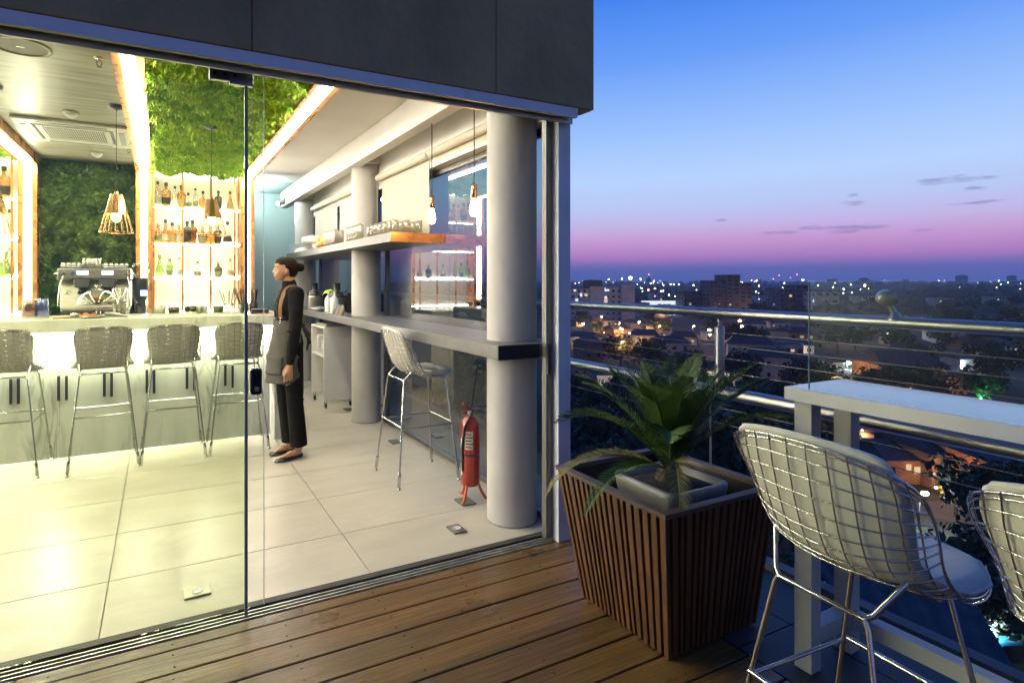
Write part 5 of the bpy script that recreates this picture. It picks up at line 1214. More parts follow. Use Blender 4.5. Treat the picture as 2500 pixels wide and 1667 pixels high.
# --- trees
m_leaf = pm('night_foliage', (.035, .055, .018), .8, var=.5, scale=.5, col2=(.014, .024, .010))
m_leafw = pm('foliage_lamp_tint', (.075, .075, .022), .8, var=.5, scale=.6)  # paler, yellower leaves: lamp light put into the leaf colour
m_bark = pm('dark_bark', (.05, .04, .03), .9)
def crown_mesh(seed, n, rx, rz, leaf):
    random.seed(seed); b = B(); cl = []
    for i in range(15):
        a = random.uniform(0, 6.28); r_ = rx * random.uniform(.1, .78); cl.append((Vector((r_ * math.cos(a), r_ * math.sin(a), rz * random.uniform(-.55, .62))), rx * random.uniform(.26, .46)))
    for i in range(n):
        c, cr = random.choice(cl); d = Vector((random.gauss(0, 1), random.gauss(0, 1), random.gauss(0, 1))).normalized(); p = c + d * cr * random.uniform(.6, 1.08); p.z *= .9
        nn = (d + Vector((random.gauss(0, .6), random.gauss(0, .6), random.gauss(0, .6)))).normalized(); a = nn.orthogonal().normalized(); a = Matrix.Rotation(random.uniform(0, 6.28), 3, nn) @ a; c2 = nn.cross(a); s_ = leaf * random.uniform(.5, 1.3)
        b.add([p - a * s_, p + c2 * s_ * .55, p + a * s_, p - c2 * s_ * .55], [(0, 1, 2, 3)])
    return b
def tree_proto(name, seed, n, rx, rz, leaf, th, lab, mat):
    t = thing(name, lab, 'tree', 'dark trees in the valley'); b = crown_mesh(seed, n, rx, rz, leaf)
    me = b.mesh('crown'); me.transform(Matrix.Translation((0, 0, th + rz * .55))); me.materials.append(mat); o = bpy.data.objects.new('crown', me); COL.objects.link(o); o.parent = t
    b = B(); b.tube([(0, 0, -1), (.1, .05, th * .5), (-.1, 0, th)], [.32, .24, .16], 7)
    for k in range(5): a = k * 1.25 + seed; b.tube([(-.05, 0, th * .75), (rx * .3 * math.cos(a), rx * .3 * math.sin(a), th + rz * .3), (rx * .55 * math.cos(a), rx * .55 * math.sin(a), th + rz * .75)], [.13, .08, .03], 5)
    part('trunk', b, m_bark, t); return t
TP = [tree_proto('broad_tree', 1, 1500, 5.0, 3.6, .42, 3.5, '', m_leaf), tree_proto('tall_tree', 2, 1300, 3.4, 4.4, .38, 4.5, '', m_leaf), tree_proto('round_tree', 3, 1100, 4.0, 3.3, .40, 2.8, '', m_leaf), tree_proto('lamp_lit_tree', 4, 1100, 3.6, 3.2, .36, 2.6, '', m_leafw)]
kinds = ['wide dark tree', 'tall dark tree', 'rounded dark tree', 'tree lit from below']
tused = [False] * 4
def put_tree(k, p, rz, sc, label, group):
    if not tused[k]:
        o = TP[k]; tused[k] = True; tree = [(c, kids(c)) for c in kids(o)]; KC[o.name] = tree; o.location = p; o.rotation_euler = (0, 0, rz); o.scale = (sc, sc, sc); o['label'] = label; o['group'] = group
    else: dup(TP[k], p, rz, label, group, sc)
random.seed(77)
# houses first: list of footprints to keep trees off
HOUSES = []
m_walls = [pm('pale_render', (.36, .35, .33), .8, var=.15, scale=.4), pm('brick_wall', (.30, .16, .10), .85, var=.3, scale=1), pm('dark_tower_render', (.10, .095, .10), .8, var=.2, scale=.3), pm('grey_render', (.42, .42, .45), .8, var=.15, scale=.3)]
m_roof = pm('dark_tile_roof', (.05, .035, .03), .8, var=.4, scale=2, bump=.3)
m_win_d = pm('dark_window_glass', (.01, .012, .018), .15)
m_winw = em('warm_window_light', (1, .74, .42), .8); m_winc = em('cool_window_light', (.75, .86, 1), 1.1); m_wing = em('dim_window_light', (1, .8, .5), .35)
def block(name, label, cat, u, v, vtop, uw, depth, rz, wall, floors, cols, lit, group=None, dist=None, roofslab=True, balcony=False, seed=0, wmat=None):
    """rectangular building: stands where the ground shows at (u, v); roof reaches elevation vtop"""
    p, d = gat(u, v)
    if dist: dv = FW + RT * ((u - CXP) / FPX); p = Vector((dv.x * dist, dv.y * dist, gnd(dv.x * dist, dv.y * dist))); d = dist
    h = EYE + (HOR - vtop) / FPX * d - p.z; w = uw / FPX * d
    t = thing(name, label, cat, group, loc=p, rz=rz + YAW * 0); HOUSES.append((p.x, p.y, max(w, depth) * .7))
    b = B(); b.box(-w / 2, 0, -3, w / 2, depth, h); part('wall', b, wall, t)
    if roofslab: b = B(); b.box(-w / 2 - .25, -.25, h + .002, w / 2 + .25, depth + .25, h + .35); part('roof', b, m_roof, t)
    random.seed(seed + 5); fh = h / floors; cw = w / cols; n = 0; wins = []
    for f in range(floors):
        for c in range(cols):
            if random.random() < .12: continue
            x = -w / 2 + cw * (c + .5); z = fh * (f + .35); L_ = random.random() < lit; b = B(); ww = cw * random.uniform(.22, .34); hh = fh * .24
            b.box(x - ww, -.03, z, x + ww, -.004, z + hh * 2); o = part('window', b, (wmat or random.choice((m_winw, m_winc, m_wing))) if L_ else m_win_d, t)
    for f in range(floors):
        for c in range(max(1, int(depth / 4))):
            z = fh * (f + .35); y = depth / max(1, int(depth / 4)) * (c + .5); b = B(); b.box(-w / 2 - .03, y - .7, z, -w / 2 - .004, y + .7, z + fh * .45); part('window', b, (wmat or m_wing) if random.random() < lit * .6 else m_win_d, t)
    if balcony:
        for f in range(1, floors + 1):
            b = B(); b.box(-w * .2, -1.3, fh * f - .9 if f < floors else h - .9, w * .45, -.04, fh * f - .05 if f < floors else h - .1); part('balcony', b, m_walls[0], t)
    return t, p, d, w, h
RZ = -YAW
def facade(name, label, cat, u0, u1, vt, vb, d, depth, wall, wins=(), dark=None, roof=0.0, group=None, extra=()):
    """building whose front stands square to the view at distance d; window openings given by bearing and elevation"""
    c = at((u0 + u1) / 2, vb, d); k = d / FPX; w = (u1 - u0) * k; h = (vb - vt) * k; t = thing(name, label, cat, group, loc=c, rz=RZ); HOUSES.append((c.x + FW.x * depth / 2, c.y + FW.y * depth / 2, max(w, depth) * .7))
    X = lambda u: (u - (u0 + u1) / 2) * k
    Zz = lambda v: (vb - v) * k
    b = B(); b.box(-w / 2, 0, -6, w / 2, depth, h); part('wall', b, wall, t)
    for e0, e1, et, eb, off, mt in extra: b = B(); b.box(X(e0), -off, Zz(eb), X(e1), -.005 if off > 0 else depth * .8, Zz(et)); part('wall_slab', b, mt, t)
    b = B()
    if roof > 0: e_ = .4; b.add([(-w / 2 - e_, -e_, h), (w / 2 + e_, -e_, h), (w / 2 + e_, depth + e_, h), (-w / 2 - e_, depth + e_, h), (-w / 2 + w * .2, depth / 2, h + roof), (w / 2 - w * .2, depth / 2, h + roof)], [(0, 1, 5, 4), (1, 2, 5), (2, 3, 4, 5), (3, 0, 4), (3, 2, 1, 0)])
    else: b.box(-w / 2 - .15, -.15, h + .002, w / 2 + .15, depth + .15, h + .3)
    part('roof', b, m_roof, t)
    if dark:
        nc, nr = dark
        for i in range(nc):
            for j in range(nr):
                x = -w / 2 + w * (i + .5) / nc; z = h * (j + .38) / nr; b = B(); b.box(x - w / nc * .2, -.03, z, x + w / nc * .2, -.004, z + h / nr * .42); part('window', b, m_win_d, t)
    for a0, b0, a1, b1, mt in wins: b = B(); b.box(X(a0), -.36 if extra else -.06, Zz(b1), X(a1), -.005, Zz(b0)); part('window', b, mt, t)
    return t
W_, C_, D_ = m_winw, m_winc, m_wing
facade('apartment_block', 'pale grey apartment block with several lit windows beside the white corner post', 'apartment block', 1392, 1547, 705, 800, 330, 16, m_walls[3],
       [(1416, 716, 1421, 724, C_), (1427, 717, 1434, 723, W_), (1405, 729, 1411, 739, C_), (1476, 702, 1487, 711, C_), (1476, 723, 1482, 729, C_), (1475, 730, 1483, 739, W_), (1423, 767, 1430, 778, C_), (1407, 768, 1412, 774, C_), (1400, 697 + 10, 1406, 711, C_)], (11, 7), extra=[(1440, 1472, 699, 800, 1.6, m_walls[3]), (1516, 1547, 694, 800, 2.0, m_walls[3]), (1436, 1470, 684, 705, 0, m_walls[2]), (1478, 1512, 700, 706, .5, m_walls[3])])
for i_, (u0_, u1_, vt_, vb_, d_, lb_) in enumerate(((1592, 1622, 715, 752, 520, 'low pale block left of the glowing canopy'), (1846, 1880, 722, 760, 480, 'small grey block right of the dark tower'), (2098, 2134, 722, 764, 470, 'small pale block seen through the wind screen left of the spotlight'), (2290, 2330, 728, 768, 450, 'pale block in the haze through the wind screen'), (2430, 2470, 724, 766, 460, 'pale block near the right edge through the wind screen'), (1560, 1586, 740, 776, 380, 'narrow pale block right of the white end slab'))):
    facade('apartment_block', lb_, 'apartment block', u0_, u1_, vt_, vb_, d_, 12, m_walls[3 if i_ % 2 else 0], [(u0_ + 5, vt_ + 6, u0_ + 9, vt_ + 10, C_), (u1_ - 10, vt_ + 14, u1_ - 6, vt_ + 18, W_), (u0_ + 14, vt_ + 22, u0_ + 18, vt_ + 26, W_)], (5, 4))
block('tower_block', 'lower left wing of the dark apartment tower above the railing', 'tower block', 1752, 778, 686, 38, 14, RZ, m_walls[2], 9, 4, .12, seed=1)
block('tower_block', 'tallest dark apartment tower rising above the horizon', 'tower block', 1790, 778, 672, 34, 16, RZ, m_walls[2], 11, 2, .03, seed=2)
block('tower_block', 'dark right wing of the apartment tower', 'tower block', 1822, 778, 692, 30, 14, RZ, m_walls[2], 9, 2, .04, seed=4)
block('tower_block', 'low dark block with a few lit windows left of the dark tower', 'tower block', 1700, 775, 712, 60, 14, RZ, m_walls[2], 5, 6, .18, seed=7)
block('tower_block', 'dark slab building left of the glass screen edge', 'tower block', 1925, 772, 707, 42, 14, RZ, m_walls[2], 6, 4, .05, seed=9)
block('tower_block', 'taller dark slab directly behind the glass screen edge', 'tower block', 1958, 772, 697, 34, 14, RZ, m_walls[2], 7, 2, .02, seed=10)
block('balcony_block', 'small grey apartment block with pale balconies seen through the wind screen', 'apartment block', 2020, 776, 712, 58, 13, RZ, m_walls[3], 4, 3, .3, balcony=True, seed=12, wmat=m_winc)
def house(label, u, v, uw, hh, rz, wall, roofmat, lit, seed, depth=8, gable=True, wmat=None, dist=None):
    p, d = gat(u, v)
    if dist: dv = FW + RT * ((u - CXP) / FPX); p = Vector((dv.x * dist, dv.y * dist, gnd(dv.x * dist, dv.y * dist))); d = dist
    w = uw / FPX * d; t = thing('house', label, 'house', 'houses in the valley', loc=p, rz=rz); HOUSES.append((p.x, p.y, max(w, depth) * .75))
    b = B(); b.box(-w / 2, 0, -2, w / 2, depth, hh); part('wall', b, wall, t)
    rr = min(w, depth) * .22; e_ = .5; b = B()
    if gable:
        b.add([(-w / 2 - e_, -e_, hh - .1), (w / 2 + e_, -e_, hh - .1), (w / 2 + e_, depth + e_, hh - .1), (-w / 2 - e_, depth + e_, hh - .1), (-w / 2 + w * .12, depth / 2, hh + rr), (w / 2 - w * .12, depth / 2, hh + rr)], [(0, 1, 5, 4), (1, 2, 5), (2, 3, 4, 5), (3, 0, 4), (3, 2, 1, 0)])
    else: b.box(-w / 2 - .2, -.2, hh + .002, w / 2 + .2, depth + .2, hh + .4)
    part('roof', b, roofmat, t); random.seed(seed); n = max(2, int(w / 2.6)); fl = max(1, int(hh / 2.7))
    for f in range(fl):
        for k in range(n):
            x = -w / 2 + w / n * (k + .5); z = f * 2.7 + .9; L_ = random.random() < lit; b = B(); a_ = random.uniform(.32, .6); b.box(x - a_, -.04, z, x + a_, -.004, z + .95); part('window', b, (wmat or random.choice((m_winw, m_winc, m_wing))) if L_ else m_win_d, t)
    return t, p, d, w
lamp_n = 0
def pointlamp(name, p, col, W, r=.25):
    l = bpy.data.lights.new(name, 'POINT'); l.color = col; l.energy = W; l.shadow_soft_size = r; o = bpy.data.objects.new(name, l); COL.objects.link(o); o.location = p; return o
OR = (1, .52, .20); CO = (.80, .92, 1.0)
m_sod = em('sodium_lamp_light', OR, 150); m_mer = em('mercury_lamp_light', (.85, .95, 1), 260); m_far_o = em('far_sodium_light', (1, .55, .28), 55); m_far_w = em('far_white_light', (.85, .92, 1), 60); m_far_r = em('far_red_light', (1, .12, .1), 40)
m_pole = pm('lamp_pole', (.12, .12, .12), .6)
def street_lamp(u, v, d, hgt, label, mat, col, W, r=.14, arm=True):
    c = at(u, v, d); z0 = c.z - hgt; t = thing('street_lamp', label, 'street lamp', 'street lamps among the houses', loc=(c.x, c.y, z0))
    b = B(); b.tube([(0, .4, -2), (0, .4, hgt - .3), (0, .2, hgt + .1), (0, 0, hgt + .12)], [.09, .06, .05, .05], 7); part('pole', b, m_pole, t)
    b = B(); b.ell((0, 0, hgt), (r * 1.3, r * 1.3, r * .8), 12, 8); part('lamp_head', b, mat, t)
    if W:
        l = pointlamp('lamp_light', (0, -.05, hgt - .35), col, W, .15); l.parent = t
    return t
# named houses
facade('house', 'orange lit flat roofed white house seen left of the wind screen edge', 'house', 1905, 1962, 840, 889, 166, 9, m_walls[0], [(1920, 850, 1927, 863, m_win_d), (1948, 851, 1959, 862, m_win_d), (1931, 853, 1938, 858, W_), (1920, 870, 1927, 884, m_win_d), (1948, 872, 1957, 884, m_win_d)], None, 0, 'houses in the valley', extra=[(1905, 1962, 866, 870, .6, m_walls[0])])
facade('house', 'low tiled house glowing orange beside the bright white street light', 'house', 2008, 2062, 884, 912, 152, 9, m_walls[0], [(2015, 890, 2023, 899, m_win_d), (2030, 890, 2040, 898, m_win_d), (2012, 902, 2048, 906, W_)], None, 1.8, 'houses in the valley')
house('gabled house with pale end wall below the railing left of the post', 1628, 828, 36, 5, RZ + .5, m_walls[0], m_roof, .3, 3)
house('house with lit car port below the white apartment block', 1558, 812, 38, 4.5, RZ + .3, m_walls[3], m_roof, .4, 4, wmat=m_winc)
house('small curved roof house with round tree in front left of the railing post', 1450, 878, 52, 5, RZ + .2, m_walls[1], m_roof, .15, 5)
house('teal roofed shed lit by a sodium lamp beside the railing post', 1738, 832, 28, 3, RZ, m_walls[3], pm('teal_roof', (.08, .3, .28), .6), .2, 6, gable=False, depth=5)
house('lit row of shops right of the railing post', 1795, 832, 40, 3.4, RZ, m_walls[1], m_roof, .9, 7, wmat=m_wing)
house('bright white lit house front below the apartment block', 1482, 950, 50, 3.2, RZ + .1, m_walls[0], m_roof, .8, 8, wmat=m_winc)
house('big dark house with a long tiled roof below the rail spotlight', 2235, 935, 150, 4, RZ - .1, m_walls[1], m_roof, .05, 9, depth=12)
house('pink lit wall house beyond the middle of the stone table', 2228, 955, 40, 3.5, RZ + .3, m_walls[0], m_roof, .1, 10)
house('salmon lit house beside the green glow at the right', 2345, 962, 44, 3.6, RZ, m_walls[1], m_roof, .1, 11)
house('low house with white lit terrace right of the wind screen reflection', 2370, 905, 50, 3.2, RZ, m_walls[0], m_roof, .6, 12, wmat=m_winc)
house('far lit bungalow below the rail spotlight', 2205, 845, 38, 3, RZ, m_walls[0], m_roof, .9, 13, wmat=m_winw)
# brick house seen under the table, and its street
facade('house', 'brick house with three warm lit windows seen through the curve of the stool back', 'house', 2165, 2275, 1122, 1215, 60, 8, m_walls[1], [(2212, 1133, 2224, 1148, W_), (2232, 1139, 2263, 1156, W_), (2271, 1153, 2274, 1162, W_), (2160 + 8, 1140, 2185, 1160, m_win_d)], None, 1.1, 'houses in the valley')
facade('house', 'taller gabled part of the brick house behind the unlit lamp pole', 'house', 2275.5, 2362, 1108, 1215, 58.5, 8, m_walls[1], [(2298, 1126, 2334, 1150, m_win_d), (2304, 1165, 2317, 1180, C_), (2318, 1168, 2335, 1185, D_), (2278, 1153, 2286, 1161, W_), (2350, 1130, 2354, 1136, W_)], None, 1.3, 'houses in the valley')
facade('house', 'low wing of the brick house with a small blue lit window', 'house', 2363, 2440, 1150, 1215, 60, 7, m_walls[1], [(2384, 1167, 2398, 1184, C_), (2368, 1170, 2374, 1178, C_)], None, .8, 'houses in the valley')
facade('house', 'dark house above the brick house roofs with one dim window', 'house', 2110, 2260, 1072, 1125, 75, 8, m_walls[1], [(2162, 1090, 2175, 1106, D_), (2112, 1113, 2137, 1130, W_)], None, 1.4, 'houses in the valley')
house('dark house with tiled roof at the right edge under the table', 2480, 1240, 130, 4.5, RZ - .1, m_walls[1], m_roof, .0, 24, depth=9)
house('orange lit wall house just below the table top beside the second leg', 2128, 1062, 46, 4.6, RZ, m_walls[0], m_roof, .5, 25, depth=7, wmat=m_winw)
pr, dr = gat(2262, 1250)
b = B(); b.box(-9, -3.2, -.3, 9, 3.2, .06); o = part('street', b, pm('asphalt', (.05, .05, .05), .8, var=.2)); o.location = pr; o.rotation_euler = (0, 0, RZ - .35); o['kind'] = 'structure'
# near roofs
m_corr = pm('corrugated_roof_sheet', (.035, .042, .05), .75, var=.4, scale=1.2)
def corr(label, u, v, z, lx, ly, rz):
    d = (EYE - z) * FPX / (v - HOR); c = at(u, v, d); t = thing('corrugated_shed', label, 'shed', 'sheds below the terrace', loc=(c.x, c.y, z - 4), rz=rz)
    b = B(); n = int(lx / .18)
    b.grid(lambda a, c_: (-lx / 2 + lx * a, -ly / 2 + ly * c_, 4 + .05 * math.sin(a * n * 3.14159 / 2) + c_ * 1.2), n * 2, 1, smooth=False); r_ = part('roof', b, m_corr, t)
    md = r_.modifiers.new('s', 'SOLIDIFY'); md.thickness = .04
    b = B(); b.box(-lx / 2 + .2, -ly / 2 + .2, -4, lx / 2 - .2, ly / 2 - .2, 3.9); part('wall', b, m_walls[3], t); HOUSES.append((c.x, c.y, max(lx, ly) * .8))
corr('dark blue corrugated metal roof directly below the terrace', 2250, 1545, -13.2, 4.6, 3.4, RZ - .35)
corr('ribbed pale blue roof seen between the table legs', 2100, 1425, -12.6, 4.2, 1.8, RZ + .2)
c = at(2428, 1530, 30); 
b = B(); b.grid(lambda a, c_: (-2 + 4 * a, -1.2 + 2.4 * c_, .5 * math.sin(pi * a) + .15 * math.sin(c_ * 5)), 14, 8); tp = part('blue_tarpaulin', b, pm('blue_tarp', (.03, .22, .38), .5)); tp.location = (c.x, c.y, c.z); tp.rotation_euler = (.5, 0, RZ); tag(tp, 'bright blue lit tarpaulin beside two white lamps at the lower right', 'tarpaulin')
md = tp.modifiers.new('s', 'SOLIDIFY'); md.thickness = .03
street_lamp(2258, 1204, 47, 6.5, 'bright white street lamp seen through the back of the foreground stool', m_mer, CO, 900, .20)
street_lamp(2414, 1534, 28.5, 2.5, 'white lamp in front of the blue tarpaulin', m_mer, (.6, .85, 1), 160, .085)
street_lamp(2428, 1522, 29.0, 2.6, 'second white lamp just right above the first one by the tarpaulin', m_mer, (.6, .85, 1), 160, .075)
street_lamp(2072, 886, 152, 8, 'white street lamp right of the low orange house', m_mer, CO, 2500, .38)
street_lamp(1732, 806, 245, 8, 'orange street lamp left of the railing post', m_sod, OR, 9000, .45)
street_lamp(1811, 797, 250, 7, 'orange street lamp right of the railing post, near the lit shops', m_sod, OR, 3500, .4)
street_lamp(1806, 783, 300, 7, 'upper orange street lamp right of the railing post', m_sod, OR, 3000, .5)
street_lamp(2074, 812, 260, 8, 'orange starry street lamp seen through the wind screen', m_sod, OR, 5000, .5)
street_lamp(1424, 790, 225, 5, 'yellow lamp lighting a tree below the white apartment block', m_sod, (1, .62, .2), 4500, .35)
street_lamp(1516, 802, 240, 4, 'yellow lamp lighting the tree left of the car port house', m_sod, (1, .65, .22), 3500, .3)
street_lamp(2172, 1000, 95, 6, 'dim sodium lamp on a pole above the table edge', m_sod, OR, 1400, .12)
street_lamp(2300, 1150, 56, 6, 'tall unlit looking street lamp pole by the brick house', m_sod, OR, 500, .07)
street_lamp(1930, 1008, 88, 6, 'wooden lamp pole lighting the trees left of the table leg', m_sod, (1, .6, .2), 700, .08)
random.seed(404)
for k in range(16):
    u = random.uniform(1420, 2480); v = random.uniform(768, 905); p, d = gat(u, v); hgt = random.uniform(6, 8); vv_ = HOR - (p.z + hgt - EYE) / d * FPX
    st_ = street_lamp(u, vv_, d, hgt, 'orange street lamp between the small houses of the valley', m_sod, OR, 2600 * max(.5, d / 200), .16 * (d / 150)); st_['group'] = 'orange street lamps between the houses'
def fill(u, v, d, dz, col, W, nm='porch_light', lab='lamp'):
    c = at(u, v, d); t = thing('porch_lamp', lab, 'lamp', 'small lamps on the houses', loc=c + Vector((0, 0, dz)))
    b = B(); b.ell((0, 0, 0), (.10, .10, .10), 10, 6); part('lamp_globe', b, em('globe_' + nm, col, 60), t); b = B(); b.tube([(0, .1, .05), (0, .5, .1)], .03, 6); part('bracket', b, m_pole, t)
    t['group'] = 'small lamps on the houses'
    l = pointlamp('lamp_light', (0, -.3, -.1), col, W * 1.6, .2); l.parent = t
fill(1925, 880, 148, 0, OR, 5200, 'a', 'orange lamp in front of the flat roofed white house')
fill(2035, 905, 140, 0, OR, 2600, 'b', 'orange lamp in front of the low tiled house')
fill(2230, 945, 118, 0, (1, .4, .25), 1500, 'c', 'pinkish lamp by the pink lit house')
fill(2335, 945, 112, 0, (1, .4, .22), 2200, 'd', 'reddish lamp by the salmon lit house')
fill(2345, 893, 150, 0, CO, 3000, 'e', 'white lamp on the lit terrace at the right')
fill(2395, 972, 100, 0, (.1, .9, .3), 500, 'f', 'green lamp lighting the bushes at the right')
fill(2105, 1050, 76, 0, OR, 420, 'g', 'orange lamp by the wall house below the table top')
fill(2285, 1190, 50, 0, OR, 160, 'h', 'orange lamp on the street side of the brick house')
fill(1485, 935, 118, 0, (1, .85, .65), 900, 'i', 'warm lamp in front of the white lit house front')
fill(1640, 820, 215, 0, CO, 1500, 'j', 'white lamp by the gabled house')
fill(1475, 812, 230, 0, OR, 2600, 'k', 'orange lamp on the lit wall below the apartment block')
fill(1830, 855, 170, 0, (1, .6, .25), 1800, 'l', 'orange lamp between the trees right of the railing post')
fill(1895, 1000, 85, 0, (1, .6, .2), 350, 'm', 'amber lamp under the trees left of the table leg')
# stadium like bright strips: canopies glow themselves in place of floodlight
b = B(); b.box(-13, 0, 0, 13, .6, 3.0); p_ = at(1608, 744, 430); o = part('glowing_canopy', b, em('canopy_floodlight_glow', (.8, .9, 1), 1.1)); o.location = p_; o.rotation_euler = (0, 0, RZ); tag(o, 'white canopy glowing by itself between the apartment blocks', 'canopy')
b = B(); b.box(-7, 0, 0, 7, .5, 2.0); p_ = at(1893, 752, 430); o = part('glowing_canopy', b, em('canopy_floodlight_glow2', (.75, .9, 1), 1.4)); o.location = p_; o.rotation_euler = (0, 0, RZ); tag(o, 'small white roof glowing by itself beside the bright lamp left of the wind screen', 'canopy')
# --- far lights
m_mast = pm('far_mast', (.06, .06, .07), .8)
def far_light(u, v, d, mat, r, label, grp):
    c = at(u, v, d); g_ = gnd(c.x, c.y); t = thing('distant_street_light', label, 'street light', grp, loc=(c.x, c.y, min(g_, c.z - 5)))
    h_ = c.z - t.location.z; b = B(); b.tube([(0, .5, -1), (0, .5, h_)], r * .25, 5); part('mast', b, m_mast, t); b = B(); b.ell((0, 0, h_), (r, r, r), 8, 6); part('lamp_head', b, mat, t)
FL = [(1539, 679, 1400, 'w', 4.6, 'brightest white floodlight on the horizon left of the dark tower'), (1518, 681, 1500, 'w', 1.6, None), (1564, 681, 1500, 'w', 1.3, None), (1486, 682, 1500, 'w', 1.2, None), (1584, 670, 1600, 'r', 1.0, None), (1718, 695, 900, 'o', 2.2, 'warm street light just left of the dark apartment tower'),
      (1896, 755, 400, 'w', 1.25, 'bright white lamp left of the wind screen edge'), (1583, 708, 800, 'r', 1.4, 'red light among the far roofs left of the tower'), (1599, 704, 900, 'o', .9, None), (1565, 703, 900, 'w', .7, None), (1637, 694, 1100, 'w', .8, None), (1645, 694, 1100, 'w', .8, None), (1657, 694, 1100, 'w', .8, None), (1693, 696, 1000, 'w', .9, None), (1614, 711, 850, 'o', .8, None), (1648, 724, 700, 'w', 1.0, None), (1620, 710, 800, 'w', .6, None), (1633, 720, 700, 'w', .6, None), (1569, 712, 850, 'w', .7, None),
      (1853, 698, 1100, 'o', .9, None), (1845, 712, 900, 'w', .7, None), (1853, 716, 850, 'w', 1.1, None), (1870, 716, 850, 'o', .7, None), (1926, 703, 1000, 'w', 1.4, None), (1912, 703, 1000, 'w', .9, None), (1902, 672, 2600, 'r', 1.8, None), (1888, 681, 2200, 'r', 1.6, None), (1930, 678, 2600, 'r', 1.4, None), (1946, 670, 2600, 'r', 1.8, None), (1960, 684, 1500, 'w', 1.8, 'white light on a crane arm near the horizon'), (1915, 691, 1500, 'w', 1.0, None),
      (2111, 697, 1000, 'o', 1.9, 'orange street light high behind the wind screen, left of the rail spotlight'), (2060, 706, 950, 'w', .9, None), (2120, 724, 700, 'w', .7, None), (2156, 720, 750, 'w', .5, None), (2153, 732, 650, 'w', .45, None), (2199, 731, 650, 'o', 1.0, None), (2226, 733, 640, 'o', .75, None), (2264, 737, 600, 'o', 1.0, None), (2284, 739, 600, 'o', .7, None), (2297, 716, 800, 'o', 1.3, None), (2312, 723, 720, 'o', 1.3, None), (2382, 727, 700, 'o', .9, None), (2434, 730, 650, 'o', 1.1, None), (2356, 745, 560, 'w', 1.0, 'blue white lamp right of the reflection in the wind screen'), (2245, 754, 480, 'o', .5, None), (2268, 763, 430, 'w', .6, None), (2130, 756, 420, 'w', 1.1, 'white lamp in the haze left of the rail spotlight'), (2196, 745, 520, 'w', .4, None),
      (2060, 760, 420, 'w', .3, None), (2328, 735, 700, 'w', .8, None), (2141, 817, 240, 'w', .3, None), (2024, 812, 250, 'w', .35, None), (2152, 889, 150, 'w', .25, None), (2180, 918, 128, 'w', .2, None), (2238, 863, 180, 'w', .35, None), (2210, 863, 185, 'w', .35, None), (2363, 872, 170, 'w', .25, None), (2366, 932, 120, 'w', .2, None)]
random.seed(99)
for k in range(70): FL.append((random.uniform(1400, 2495), random.uniform(684, 700), random.uniform(1500, 3200), random.choice('wwwwo'), random.uniform(.5, 1.3), None))
for k in range(40): FL.append((random.uniform(1400, 2495), random.uniform(700, 760), random.uniform(500, 1000), random.choice('wwo'), random.uniform(.3, .6), None))
fm = {'w': m_far_w, 'o': m_far_o, 'r': m_far_r}; fl_ = {'w': ('tiny white street light in the hazy distance', 'tiny white lights in the distance'), 'o': ('tiny orange street light in the hazy distance', 'tiny orange lights in the distance'), 'r': ('tiny red mast light near the horizon', 'tiny red lights near the horizon')}
for u, v, d, k, r_, lb in FL: far_light(u, v, d, fm[k], r_ * .8, lb or fl_[k][0], 'distant lights' if lb else fl_[k][1])
# distant towers on the horizon
for u, vt, uw, lb in ((1442, 683, 30, 'far low building on the horizon beside the corner post'), (2112, 678, 16, 'far pointed building on the horizon'), (2352, 671, 22, 'far apartment tower with white lights on its roof'), (2475, 672, 14, 'far slim tower with a lit top at the right edge'), (2035, 681, 20, 'faint far block on the horizon behind the wind screen'), (1585, 677, 8, 'far slim block left of the dark tower'), (2216, 681, 9, 'faint small block on the horizon beyond the rail spotlight')):
    dv = FW + RT * ((u - CXP) / FPX); d = 2400; x, y = dv.x * d, dv.y * d; g_ = gnd(x, y); h_ = EYE + (HOR - vt) / FPX * d - g_; w = uw / FPX * d
    t = thing('distant_building', lb, 'building', 'far buildings on the horizon', loc=(x, y, g_), rz=RZ); b = B(); b.box(-w / 2, 0, -5, w / 2, 18, h_ * .92); b.box(-w / 5, 2, h_ * .92 + .01, w / 4, 12, h_); part('wall', b, m_walls[2], t)
# mid distance scattered dark houses
random.seed(61)
for i in range(84):
    u = random.uniform(1400, 2490); v = random.uniform(768, 940)
    p, d = gat(u, v)
    if any((p.x - hx) ** 2 + (p.y - hy) ** 2 < (hr_ + 7) ** 2 for hx, hy, hr_ in HOUSES): continue
    t = house('small dim house among the trees of the valley', u, v, random.uniform(8, 12) / d * FPX, random.choice((3, 3, 5.6)), RZ + random.uniform(-.8, .8), random.choice(m_walls[:2] + m_walls[3:]), m_roof, .30, i + 400, wmat=random.choice((m_winw, m_wing, m_winc)))[0]
    t['group'] = 'small houses among the trees'
    if i % 4 == 0: fill(u, v - 12, d - 1.5, 0, random.choice((OR, OR, (1, .75, .45), CO)), 900 * (d / 150) ** 1.2, 's%d' % i, 'small lamp on a house among the valley trees')
